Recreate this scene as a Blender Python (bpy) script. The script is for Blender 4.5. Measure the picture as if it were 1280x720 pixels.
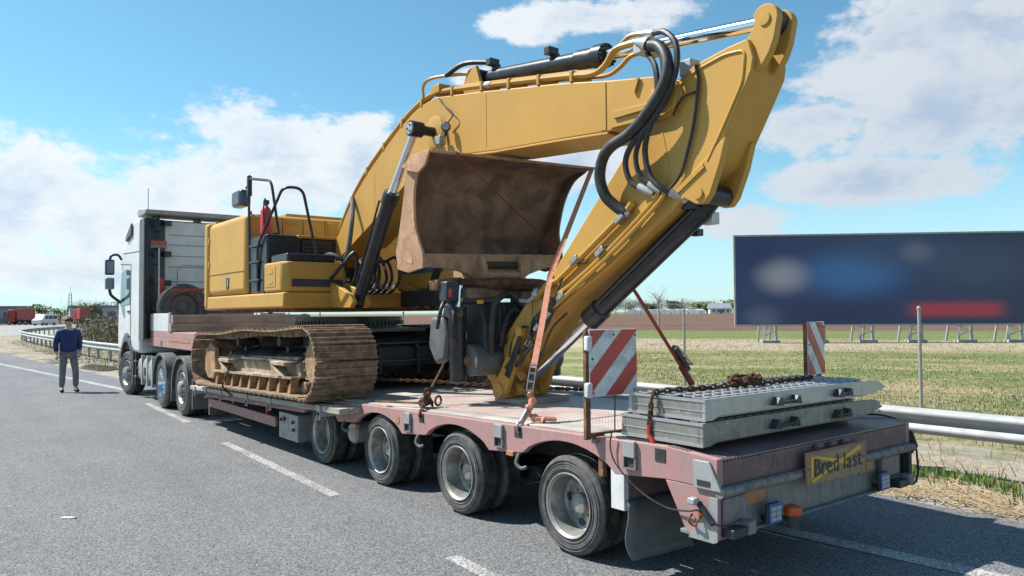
import bpy, bmesh, math, random
from mathutils import Vector, Matrix
random.seed(7)
S = bpy.context.scene
for o in list(bpy.data.objects): bpy.data.objects.remove(o, do_unlink=True)
C = S.collection
R = math.radians
# ------------------------------------------------------------------ camera
cd = bpy.data.cameras.new('camera'); cam = bpy.data.objects.new('camera', cd); C.objects.link(cam)
YAW, PIT, ROL = 0.6595, 0.0326, -0.0073
fw = Vector((math.sin(YAW)*math.cos(PIT), math.cos(YAW)*math.cos(PIT), math.sin(PIT)))
rt = Vector((math.cos(YAW), -math.sin(YAW), 0)); up = rt.cross(fw)
rt, up = rt*math.cos(ROL)+up*math.sin(ROL), -rt*math.sin(ROL)+up*math.cos(ROL)
m = Matrix.Identity(4)
for i in range(3): m[i][0], m[i][1], m[i][2] = rt[i], up[i], -fw[i]
m.translation = (-3.8998, -2.9605, 1.8642)
cam.matrix_world = m
cd.sensor_width = 36; cd.lens = 943.89/1280*36; cd.clip_end = 6000; cd.clip_start = .05
S.camera = cam
S.view_settings.view_transform = 'Standard'; S.view_settings.look = 'None'
S.view_settings.exposure = 0.66; S.view_settings.gamma = 1
# ------------------------------------------------------------------ sun and sky
SUN = Vector((-.48, .64, 1.0)).normalized()          # towards the sun
ELEV = math.asin(SUN.z); AZ = math.atan2(SUN.x, SUN.y)
sl = bpy.data.lights.new('sun', 'SUN'); sl.energy = 5.0; sl.angle = R(.53); sl.color = (1, .955, .885)
so = bpy.data.objects.new('sun', sl); C.objects.link(so); so.rotation_euler = SUN.to_track_quat('Z', 'Y').to_euler()
W = bpy.data.worlds.new('World'); S.world = W; W.use_nodes = True
nt = W.node_tree; nt.nodes.clear()
class N:                                              # tiny node helper
    def __init__(s, tree): s.t = tree
    def n(s, typ, **kw):
        nd = s.t.nodes.new(typ)
        for k, v in kw.items(): setattr(nd, k, v)
        return nd
    def l(s, a, b): s.t.links.new(a, b)
    def m(s, op, a, b=None, c=None, clamp=False):
        nd = s.t.nodes.new('ShaderNodeMath'); nd.operation = op; nd.use_clamp = clamp
        for i, v in enumerate((a, b, c)):
            if v is None: continue
            if isinstance(v, (int, float)): nd.inputs[i].default_value = v
            else: s.t.links.new(v, nd.inputs[i])
        return nd.outputs[0]
    def mix(s, f, a, b, blend='MIX'):
        nd = s.t.nodes.new('ShaderNodeMix'); nd.data_type = 'RGBA'; nd.blend_type = blend
        for i, v in ((0, f), (6, a), (7, b)):
            if isinstance(v, (int, float)): nd.inputs[i].default_value = v
            elif isinstance(v, (tuple, list)): nd.inputs[i].default_value = (*v, 1) if len(v) == 3 else v
            else: s.t.links.new(v, nd.inputs[i])
        return nd.outputs[2]
    def ss(s, v, lo, hi, a=0., b=1.):                 # smoothstep map range
        nd = s.t.nodes.new('ShaderNodeMapRange'); nd.interpolation_type = 'SMOOTHSTEP'
        s.t.links.new(v, nd.inputs[0])
        for i, x in ((1, lo), (2, hi), (3, a), (4, b)): nd.inputs[i].default_value = x
        return nd.outputs[0]
    def noise(s, vec, scale, detail=4, rough=.55, dist=0., dims='3D'):
        nd = s.t.nodes.new('ShaderNodeTexNoise'); nd.noise_dimensions = dims
        if vec is not None: s.t.links.new(vec, nd.inputs['Vector'])
        nd.inputs['Scale'].default_value = scale; nd.inputs['Detail'].default_value = detail
        nd.inputs['Roughness'].default_value = rough; nd.inputs['Distortion'].default_value = dist
        return nd.outputs[0]
w = N(nt)
sky = w.n('ShaderNodeTexSky', sky_type='NISHITA', sun_disc=False, sun_elevation=ELEV, sun_rotation=AZ)
sky.altitude = 50; sky.air_density = 1.0; sky.dust_density = .35; sky.ozone_density = 2.4
tc = w.n('ShaderNodeTexCoord'); sp = w.n('ShaderNodeSeparateXYZ'); w.l(tc.outputs['Generated'], sp.inputs[0])
az = w.m('ARCTAN2', sp.outputs[0], sp.outputs[1]); el = w.m('ARCSINE', sp.outputs[2])
cv = w.n('ShaderNodeCombineXYZ'); w.l(az, cv.inputs[0]); w.l(w.m('MULTIPLY', el, 1.7), cv.inputs[1])
n1 = w.noise(cv.outputs[0], 5.2, 9, .6, .25); n2 = w.noise(cv.outputs[0], 24, 6, .65)
cv2 = w.n('ShaderNodeVectorMath', operation='ADD'); w.l(cv.outputs[0], cv2.inputs[0]); cv2.inputs[1].default_value = (-.03, .055, 0)
n3 = w.noise(cv2.outputs[0], 5.2, 9, .6, .25)
def blob(a, e, ra, re):
    dx = w.m('DIVIDE', w.m('SUBTRACT', az, R(a)), R(ra)); dy = w.m('DIVIDE', w.m('SUBTRACT', el, R(e)), R(re))
    return w.m('SUBTRACT', 1., w.m('SQRT', w.m('ADD', w.m('MULTIPLY', dx, dx), w.m('MULTIPLY', dy, dy))))
cov = None
# cumulus banks where the sky in view has them, and others round the compass like them
for b in [(5, 7.5, 9, 6.5), (21, 11, 8.5, 5.2), (26, 11.5, 6, 4), (13, 8.5, 8, 5), (13, 6, 12, 5), (10, 2.5, 18, 3), (28, 5, 7, 3), (45, 21.6, 8, 1.8), (38.5, 21, 5, 1.6), (35.4, 17.4, 2.5, 1.2), (43, 11, 6, 3), (65, 17, 8, 4.5), (70, 18, 8, 6), (68.5, 12.6, 9, 4), (59, 13, 5, 2.4), (63.5, 8.8, 9, 2.2), (54.3, 6.6, 5, 1.6), (80, 12, 9, 6),
          (100, 14, 16, 9), (130, 9, 14, 7), (165, 16, 18, 9), (-150, 10, 18, 8), (-110, 18, 14, 9), (-70, 9, 16, 7), (-25, 10, 14, 7)]:
    v = blob(*b); cov = v if cov is None else w.m('MAXIMUM', cov, v)
cov = w.m('MAXIMUM', cov, -.55)
dens = w.m('ADD', w.m('ADD', cov, w.m('MULTIPLY', w.m('SUBTRACT', n1, .5), 2.3)), w.m('MULTIPLY', w.m('SUBTRACT', n2, .5), 1.1))
mask = w.m('MULTIPLY', w.ss(dens, .07, .48), w.ss(el, -.01, .05))
shade = w.ss(w.m('SUBTRACT', n1, n3), -.05, .12)
thick = w.ss(dens, .25, 1.1)
ccol = w.mix(w.m('MULTIPLY', w.m('SUBTRACT', 1., shade), w.m('MULTIPLY', thick, .95)), (6.5, 6.75, 6.95), (4.2, 5.1, 6.2))
# clouds towards the sun are brighter than those away from it
sd = w.n('ShaderNodeVectorMath', operation='DOT_PRODUCT'); w.l(tc.outputs['Generated'], sd.inputs[0]); sd.inputs[1].default_value = SUN
fwd = w.ss(sd.outputs['Value'], -.05, .62, .74, 1.0); fv = w.n('ShaderNodeCombineColor'); w.l(fwd, fv.inputs[0]); w.l(w.m('ADD', w.m('MULTIPLY', fwd, .92), .08), fv.inputs[1]); w.l(w.m('ADD', w.m('MULTIPLY', fwd, .75), .25), fv.inputs[2])
ccol = w.mix(1., ccol, fv.outputs[0], 'MULTIPLY')
haze = w.ss(el, 0.0, .26, .60, 0.)
skyc = w.mix(1.0, sky.outputs[0], (.76, 1.14, 1.09), 'MULTIPLY')
skyh = w.mix(haze, skyc, (4.5, 6.2, 7.4))
bg = w.n('ShaderNodeBackground'); w.l(w.mix(w.m('MULTIPLY', mask, .93), skyh, ccol), bg.inputs[0]); bg.inputs[1].default_value = .092
wo = w.n('ShaderNodeOutputWorld'); w.l(bg.outputs[0], wo.inputs[0])

# ------------------------------------------------------------------ materials
M = {}
def pm(name, col, rough=.6, metal=0., var=.18, vs=2.5, dirt=None, da=.4, ds=5., bump=0., bs=60., spec=.5, streak=0., chips=None):
    """procedural principled: value variation, a second (dirt/rust) colour in patches, fine relief"""
    mt = bpy.data.materials.new(name); mt.use_nodes = True; t = mt.node_tree; h = N(t)
    p = t.nodes['Principled BSDF']; g = h.n('ShaderNodeNewGeometry'); pos = g.outputs['Position']
    p.inputs['Roughness'].default_value = rough; p.inputs['Metallic'].default_value = metal; p.inputs['Specular IOR Level'].default_value = spec
    nv = h.noise(pos, vs, 6, .6)
    c = h.mix(h.ss(nv, .3, .7), tuple(x*(1-var) for x in col), tuple(min(1, x*(1+var)) for x in col))
    if dirt:
        nd = h.noise(pos, ds, 8, .68, .3)
        if streak:
            mp = h.n('ShaderNodeMapping'); mp.inputs['Scale'].default_value = (9, 9, .8); h.l(pos, mp.inputs[0])
            nd = h.m('ADD', h.m('MULTIPLY', nd, 1-streak), h.m('MULTIPLY', h.noise(mp.outputs[0], 3, 5, .6), streak))
        f = h.m('MULTIPLY', h.ss(nd, .52-da*.22, .68-da*.12), min(1, da*1.5))
        c = h.mix(f, c, dirt)
        rr = h.m('ADD', rough, h.m('MULTIPLY', f, .25), clamp=True); h.l(rr, p.inputs['Roughness'])
    if chips:
        f2 = h.m('ADD', h.m('MULTIPLY', h.noise(pos, 38, 5, .65), .7), h.m('MULTIPLY', h.noise(pos, 4, 3), .3)); c = h.mix(h.ss(f2, chips[1], chips[1]+.05), c, chips[0])
    h.l(c, p.inputs['Base Color'])
    if bump:
        b = h.n('ShaderNodeBump'); b.inputs['Strength'].default_value = bump; b.inputs['Distance'].default_value = .01
        h.l(h.noise(pos, bs, 4, .6), b.inputs['Height']); h.l(b.outputs[0], p.inputs['Normal'])
    M[name] = mt; return mt
pm('yellow', (.49, .272, .06), .45, 0, .06, .9, (.41, .25, .075), .25, 2.6, .04, 30, .3, chips=((.2, .12, .05), .66))
pm('yellow_dusty', (.52, .295, .065), .5, 0, .05, .9, (.43, .28, .11), .28, 3, spec=.3, chips=((.25, .16, .08), .66))
pm('pipe_yellow', (.45, .245, .04), .4, 0, .06, 2)
pm('dark', (.022, .028, .038), .45, 0, .2, 6, (.07, .065, .06), .3, 8)
pm('black_paint', (.014, .017, .024), .32, 0, .15, 4, (.06, .055, .05), .25, 7)
pm('rubber', (.024, .024, .026), .75, 0, .2, 6, (.095, .088, .082), .55, 9, .25, 90)
pm('tyre_wall', (.07, .07, .071), .85, 0, .15, 8, (.14, .135, .13), .55, 10, .2, 90)
pm('hose', (.018, .019, .021), .5, 0, .15, 10, (.07, .065, .06), .3, 12)
pm('chrome', (.72, .74, .77), .12, 1, .03, 3)
pm('steel', (.42, .43, .44), .38, .9, .1, 8, (.22, .18, .14), .4, 14)
pm('galv', (.36, .375, .385), .6, .15, .12, 3, (.36, .37, .37), .5, 5)
pm('rim', (.36, .36, .36), .45, .55, .12, 6, (.17, .14, .11), .5, 10)
pm('rim_lip', (.55, .52, .47), .4, .5, .12, 6, (.25, .2, .15), .4, 12)
pm('white_paint', (.62, .63, .64), .35, 0, .03, 1, (.45, .43, .4), .3, 3)
pm('grey_paint', (.32, .325, .33), .5, .1, .08, 4, (.22, .2, .18), .4, 8)
pm('grey_plastic', (.09, .095, .10), .55, 0, .1, 5, (.16, .15, .14), .35, 6)
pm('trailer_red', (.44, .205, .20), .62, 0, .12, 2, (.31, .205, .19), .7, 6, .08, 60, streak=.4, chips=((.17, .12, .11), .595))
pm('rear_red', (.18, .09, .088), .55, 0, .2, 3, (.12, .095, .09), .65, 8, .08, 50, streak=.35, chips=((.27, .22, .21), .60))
pm('bright_red', (.40, .03, .025), .45, 0, .12, 3, (.22, .1, .08), .3, 8)
pm('rust', (.22, .115, .06), .85, 0, .3, 5, (.10, .05, .03), .6, 9, .25, 70)
pm('chain_rust', (.12, .06, .035), .8, .2, .35, 12, (.05, .03, .02), .5, 20, .2, 90)
pm('bucket_in', (.21, .132, .095), .7, .05, .18, 2, (.09, .058, .045), .55, 2.6, .2, 25)
pm('bucket_lit', (.50, .30, .18), .75, .05, .15, 3, (.33, .17, .09), .5, 6, .15, 40)  # bucket rust again, lightened so the side plate looks sunlit
pm('bucket_beam', (.42, .25, .15), .75, .03, .2, 4, (.25, .15, .09), .5, 7, .2, 40, streak=.3)
pm('track', (.33, .225, .145), .7, .12, .25, 7, (.16, .10, .068), .55, 12, .25, 60)
pm('track_dusty', (.42, .34, .24), .85, 0, .18, 4, (.2, .125, .075), .55, 6, .2, 50)
pm('track_clay', (.40, .255, .14), .85, 0, .18, 4, (.2, .11, .055), .5, 6, .2, 50)
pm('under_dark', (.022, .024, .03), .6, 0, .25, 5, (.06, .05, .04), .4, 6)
pm('alu', (.44, .445, .45), .42, .65, .07, 10, (.36, .35, .33), .3, 30, .05, 60, streak=.3, chips=((.2, .19, .18), .63))
pm('alu_dirty', (.27, .26, .24), .5, .45, .14, 9, (.19, .175, .15), .45, 18, .08, 60, streak=.3, chips=((.5, .5, .49), .60))
pm('strap_red', (.30, .065, .05), .8, 0, .12, 9, (.2, .08, .06), .4, 15)
pm('strap_orange', (.55, .24, .155), .8, 0, .1, 9, (.4, .17, .11), .4, 15)
pm('stripe_red', (.50, .055, .04), .4, 0, .08, 3, (.32, .1, .09), .35, 9)
pm('stripe_white', (.66, .67, .68), .4, 0, .05, 3, (.34, .33, .32), .38, 8)
pm('sign_yellow', (.30, .205, .10), .5, 0, .12, 8, (.22, .165, .12), .6, 16)
pm('sign_bright', (.66, .36, .025), .5, 0, .1, 8)
pm('sign_black', (.03, .035, .045), .5)
pm('faded_red', (.27, .085, .085), .5, 0, .15, 6, (.2, .14, .14), .5, 12)
pm('tube_dirty', (.21, .195, .18), .55, .2, .15, 8, (.12, .1, .085), .5, 14)
pm('panel_dirty', (.22, .22, .215), .55, 0, .12, 5, (.15, .145, .135), .5, 9, streak=.5)
pm('stencil', (.22, .17, .17), .7, 0, .3, 30, (.17, .095, .095), .6, 40)
pm('orange_lens', (.55, .085, .015), .25, 0, .05, 5)
pm('amber', (.40, .19, .09), .35, 0, .1, 5)
pm('red_lens', (.22, .03, .03), .3, 0, .1, 5)
pm('dusty_lens', (.22, .18, .19), .5, 0, .1, 5, (.16, .14, .14), .5, 12)
pm('lens', (.30, .33, .36), .25, 0, .1, 30)
pm('blue_plastic', (.03, .09, .30), .4, 0, .1, 5)
pm('glass_dark', (.03, .045, .06), .06, 0, .05, 2)
pm('glass_cab', (.10, .16, .22), .04, .3, .05, 2)
pm('blue_cab', (.045, .085, .15), .25, 0, .1, 3)
pm('extinguisher', (.52, .05, .05), .35, 0, .08, 3)
pm('skin', (.50, .32, .25), .6, 0, .05, 8)
pm('hair', (.06, .045, .035), .7, 0, .2, 30)
pm('jacket', (.012, .03, .115), .8, 0, .2, 10, bump=.2, bs=25)
pm('trousers', (.16, .16, .17), .85, 0, .15, 8, bump=.2, bs=25)
pm('boots', (.02, .018, .016), .6)
pm('concrete', (.42, .40, .37), .9, 0, .12, .8, (.3, .28, .25), .5, 2)
pm('wall_light', (.55, .57, .60), .8, 0, .05, .3)
pm('wall_blue', (.30, .36, .43), .7, 0, .08, .3)
pm('roof_grey', (.22, .24, .27), .7, 0, .1, .3)
pm('roof_tile', (.16, .10, .085), .8, 0, .15, .5)
pm('window_glass', (.05, .07, .09), .15)
pm('lorry_red', (.38, .045, .04), .5, 0, .1, 1)
pm('lorry_curtain', (.42, .11, .09), .6, 0, .1, 1)
pm('bark', (.15, .12, .09), .9, 0, .3, 8, bump=.4, bs=30)
pm('bark_pale', (.36, .33, .29), .9, 0, .3, 8)
def leafmat(name, col, var):
    mt = bpy.data.materials.new(name); mt.use_nodes = True; t = mt.node_tree; h = N(t); p = t.nodes['Principled BSDF']
    g = h.n('ShaderNodeNewGeometry')
    c = h.mix(g.outputs['Random Per Island'], tuple(x*(1-var) for x in col), tuple(x*(1+var) for x in col))
    c = h.mix(h.ss(h.noise(g.outputs['Position'], .9, 3), .35, .65), c, tuple(x*.72 for x in col))
    h.l(c, p.inputs['Base Color']); p.inputs['Roughness'].default_value = .75; p.inputs['Specular IOR Level'].default_value = .2
    M[name] = mt
leafmat('leaf_spring', (.16, .19, .07), .4); leafmat('leaf_dark', (.07, .10, .045), .4)
leafmat('twig', (.20, .165, .145), .35); leafmat('thicket', (.17, .125, .085), .45)
leafmat('grass', (.115, .19, .04), .45); leafmat('straw', (.38, .285, .16), .4); leafmat('drygrass', (.36, .29, .15), .4)

# wood: long grain along an axis
def wood(name, col, col2, axis, rough=.85):
    mt = bpy.data.materials.new(name); mt.use_nodes = True; t = mt.node_tree; h = N(t); p = t.nodes['Principled BSDF']
    g = h.n('ShaderNodeNewGeometry'); mp = h.n('ShaderNodeMapping'); h.l(g.outputs['Position'], mp.inputs[0])
    s = [24, 24, 24]; s['xyz'.index(axis)] = 1.2; mp.inputs['Scale'].default_value = s
    oi = h.n('ShaderNodeObjectInfo')
    n = h.noise(mp.outputs[0], 1.5, 6, .65, .3); n2 = h.noise(g.outputs['Position'], 2.3, 5, .6)
    f = h.m('ADD', h.m('MULTIPLY', n, .6), h.m('MULTIPLY', n2, .4))
    c = h.mix(h.ss(f, .36, .62), col, col2)
    c = h.mix(1., c, h.mix(oi.outputs['Random'], (.78, .78, .78), (1.12, 1.1, 1.06)), 'MULTIPLY')
    h.l(c, p.inputs['Base Color']); p.inputs['Roughness'].default_value = rough
    b = h.n('ShaderNodeBump'); b.inputs['Strength'].default_value = .35; b.inputs['Distance'].default_value = .006
    h.l(n, b.inputs['Height']); h.l(b.outputs[0], p.inputs['Normal']); M[name] = mt
wood('deck_wood', (.25, .225, .20), (.47, .445, .41), 'y')
wood('timber', (.20, .165, .135), (.38, .32, .265), 'x')
wood('timber_y', (.27, .24, .2), (.46, .42, .36), 'y')
# tread plate: raised lozenges
def tread(name, col, col2, dirt, rough=.55, metal=.1):
    mt = bpy.data.materials.new(name); mt.use_nodes = True; t = mt.node_tree; h = N(t); p = t.nodes['Principled BSDF']
    g = h.n('ShaderNodeNewGeometry'); s = h.n('ShaderNodeSeparateXYZ'); h.l(g.outputs['Position'], s.inputs[0])
    k = 2*math.pi/.075
    a = h.m('SINE', h.m('MULTIPLY', h.m('ADD', s.outputs[0], s.outputs[1]), k)); b = h.m('SINE', h.m('MULTIPLY', h.m('SUBTRACT', s.outputs[0], s.outputs[1]), k))
    hgt = h.ss(h.m('MULTIPLY', a, b), .15, .6)
    nz = h.noise(g.outputs['Position'], 2.4, 7, .65); nf = h.noise(g.outputs['Position'], 9, 6, .65)
    c = h.mix(h.ss(nz, .38, .6), col, dirt); c = h.mix(h.m('MULTIPLY', hgt, .85), c, col2)
    c = h.mix(h.ss(nf, .55, .75), c, tuple(x*.6 for x in dirt)); h.l(c, p.inputs['Base Color'])
    p.inputs['Roughness'].default_value = rough; p.inputs['Metallic'].default_value = metal
    bp = h.n('ShaderNodeBump'); bp.inputs['Strength'].default_value = .8; bp.inputs['Distance'].default_value = .006
    h.l(hgt, bp.inputs['Height']); h.l(bp.outputs[0], p.inputs['Normal']); M[name] = mt
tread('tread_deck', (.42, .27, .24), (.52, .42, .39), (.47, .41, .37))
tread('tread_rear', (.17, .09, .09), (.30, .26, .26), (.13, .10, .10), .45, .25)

# ------------------------------------------------------------------ mesh helpers
def V(*a): return Vector(a)
class G:
    def __init__(s): s.b = bmesh.new()
    def poly(s, vs, faces):
        bv = [s.b.verts.new(v) for v in vs]
        for f in faces:
            try: s.b.faces.new([bv[i] for i in f])
            except ValueError: pass
        return s
    def bx(s, x0, x1, y0, y1, z0, z1):
        return s.poly([(x, y, z) for x in (x0, x1) for y in (y0, y1) for z in (z0, z1)],
                      [(0, 1, 3, 2), (4, 6, 7, 5), (0, 4, 5, 1), (2, 3, 7, 6), (0, 2, 6, 4), (1, 5, 7, 3)])
    def obox(s, p, q, wd, th, upv=(0, 0, 1)):          # bar from p to q, width across, thickness along up
        p, q = Vector(p), Vector(q); d = (q-p).normalized(); u = Vector(upv); sd = d.cross(u)
        if sd.length < 1e-4: sd = d.cross(Vector((1, 0, 0)))
        sd.normalize(); u = sd.cross(d)
        vs = [e + sd*a*wd/2 + u*b*th/2 for e in (p, q) for a in (-1, 1) for b in (-1, 1)]
        return s.poly(vs, [(0, 1, 3, 2), (4, 6, 7, 5), (0, 4, 5, 1), (2, 3, 7, 6), (0, 2, 6, 4), (1, 5, 7, 3)])
    def prism(s, pl, ax, a, b):
        f = {'x': lambda u, v, t: (t, u, v), 'y': lambda u, v, t: (u, t, v), 'z': lambda u, v, t: (u, v, t)}[ax]
        n = len(pl); vs = [f(u, v, a) for u, v in pl] + [f(u, v, b) for u, v in pl]
        return s.poly(vs, [tuple(range(n)), tuple(range(2*n-1, n-1, -1))] + [(i, n+i, n+(i+1) % n, (i+1) % n) for i in range(n)])
    def tube(s, pts, r, n=8, closed=False, cap=True):
        P = [Vector(p) for p in pts]; k = len(P); rr = r if isinstance(r, (list, tuple)) else [r]*k
        T = []
        for i in range(k):
            a = P[(i-1) % k] if (closed or i > 0) else P[0]; b = P[(i+1) % k] if (closed or i < k-1) else P[-1]
            T.append((b-a).normalized() if (b-a).length > 1e-9 else Vector((0, 0, 1)))
        u = T[0].orthogonal().normalized(); rings = []
        for i in range(k):
            u = (u - T[i]*u.dot(T[i]));  u = u.normalized() if u.length > 1e-6 else T[i].orthogonal().normalized()
            v = T[i].cross(u)
            rings.append([s.b.verts.new(P[i] + (u*math.cos(2*math.pi*j/n) + v*math.sin(2*math.pi*j/n))*rr[i]) for j in range(n)])
        for i in range(k if closed else k-1):
            A, B = rings[i], rings[(i+1) % k]
            for j in range(n): s.b.faces.new((A[j], A[(j+1) % n], B[(j+1) % n], B[j]))
        if cap and not closed: s.b.faces.new(rings[0][::-1]); s.b.faces.new(rings[-1])
        return s
    def cyl(s, p, q, r, n=20, r2=None): return s.tube([p, q], [r, r if r2 is None else r2], n)
    def lathe(s, prof, o=(0, 0, 0), ax=(1, 0, 0), n=40, closed=False):   # prof: (along, radius)
        o, ax = Vector(o), Vector(ax).normalized(); u = ax.orthogonal().normalized(); v = ax.cross(u); rings = []
        for h, r in prof:
            if r < 1e-5: rings.append([s.b.verts.new(o+ax*h)]*n)
            else: rings.append([s.b.verts.new(o+ax*h+(u*math.cos(2*math.pi*j/n)+v*math.sin(2*math.pi*j/n))*r) for j in range(n)])
        k = len(rings)
        for i in range(k if closed else k-1):
            A, B = rings[i], rings[(i+1) % k]
            for j in range(n):
                f = []
                for x in (A[j], A[(j+1) % n], B[(j+1) % n], B[j]):
                    if x not in f: f.append(x)
                if len(f) > 2:
                    try: s.b.faces.new(f)
                    except ValueError: pass
        return s
    def mesh(s, name, mat, ang=.6):
        b = s.b; bmesh.ops.recalc_face_normals(b, faces=b.faces)
        for f in b.faces: f.smooth = True
        for e in b.edges:
            if len(e.link_faces) == 2: e.smooth = e.calc_face_angle(0) < ang
        me = bpy.data.meshes.new(name); b.to_mesh(me); b.free()
        for x in (mat if isinstance(mat, (list, tuple)) else [mat]): me.materials.append(M[x])
        return me
    def build(s, name, mat, parent=None, bevel=0., ang=.6, seg=2):
        return link(name, s.mesh(name, mat, ang), parent, bevel, seg)
INV = {}
def link(name, me, parent=None, bevel=0., seg=2):
    o = bpy.data.objects.new(name, me); C.objects.link(o)
    if parent is not None:
        o.parent = parent
        if parent.name in INV: o.matrix_parent_inverse = INV[parent.name]
    if bevel:
        md = o.modifiers.new('bevel', 'BEVEL'); md.width = bevel; md.segments = seg; md.limit_method = 'ANGLE'; md.angle_limit = .5
    return o
def thing(name, label, cat, loc, group=None):
    o = bpy.data.objects.new(name, None); C.objects.link(o); o.location = loc; o.empty_display_size = .2
    INV[o.name] = Matrix.Translation(-Vector(loc))      # children are written in world coordinates
    return tag(o, label, cat, group)
def tag(o, label, cat, group=None):
    o['label'] = label; o['category'] = cat
    if group: o['group'] = group
    return o
def struct(o): o['kind'] = 'structure'; return o
def stuff(o): o['kind'] = 'stuff'; return o
def place(name, me, parent, loc, rot=(0, 0, 0), kids=(), bevel=0.):
    o = link(name, me, parent, bevel); o.location = loc; o.rotation_euler = rot
    for kn, km in kids: link(kn, km, o)
    return o
def spl(P, n=8):                                        # Catmull-Rom
    P = [Vector(p) for p in P]; Q = [P[0]*2-P[1]] + P + [P[-1]*2-P[-2]]; out = []
    for i in range(1, len(Q)-2):
        a, b, c, d = Q[i-1:i+3]
        for k in range(n):
            t = k/n; out.append(.5*((2*b)+(c-a)*t+(2*a-5*b+4*c-d)*t*t+(3*b-a-3*c+d)*t**3))
    return out+[P[-1]]
def rnd(P, r, n=5):                                      # straight runs, rounded corners
    P = [Vector(p) for p in P]; out = [P[0]]
    for a, b, c in zip(P, P[1:], P[2:]):
        k = min(r, (b-a).length*.45, (c-b).length*.45); p, q = b+(a-b).normalized()*k, b+(c-b).normalized()*k
        out += [p*(1-t)**2+b*2*t*(1-t)+q*t*t for t in [i/n for i in range(n+1)]]
    return out+[P[-1]]
def arc(cx, cy, r, a0, a1, n): return [(cx+r*math.cos(R(a0+(a1-a0)*i/n)), cy+r*math.sin(R(a0+(a1-a0)*i/n))) for i in range(n+1)]
def text_mesh(txt, size, mat, mtx, ext=.002, sx=1.):
    cu = bpy.data.curves.new('t', 'FONT'); cu.body = txt; cu.size = size; cu.extrude = ext; cu.align_x = 'CENTER'; cu.align_y = 'CENTER'
    cu.offset = .0012
    o = bpy.data.objects.new('t', cu); C.objects.link(o); bpy.context.view_layer.update()
    me = bpy.data.meshes.new_from_object(o.evaluated_get(bpy.context.evaluated_depsgraph_get()))
    bpy.data.objects.remove(o, do_unlink=True); me.transform(mtx @ Matrix.Diagonal((sx, 1, 1, 1))); me.materials.clear(); me.materials.append(M[mat]); return me

# ================================================================== SETTING
from mathutils import noise as mn
CX, CY = -3.9, -2.96
def far(b, d, z=0.): return V(CX+d*math.sin(R(b)), CY+d*math.cos(R(b)), z)
def pw(tab, y):
    if y <= tab[0][0]: return tab[0][1]
    for (a, p), (b, q) in zip(tab, tab[1:]):
        if y <= b: return p+(q-p)*(y-a)/(b-a)
    return tab[-1][1]
EDGE = [(-12, 3.3), (-6, 3.45), (0, 3.72), (3, 3.75), (7, 3.3), (12, 2.3), (21, .75), (31, -.1), (45, -.9), (60, -1.7), (80, -2.8)]
RAIL = [(-12, 5.25), (0, 5.02), (5, 5.05), (7.1, 4.98), (10, 4.75), (14, 4.2), (18, 3.6), (22, 3.0), (26, 2.45), (30, 2.0), (34, 1.8), (38, 1.72), (44, 1.65), (50, 1.62), (56, 1.6), (61, 1.62)]
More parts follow.
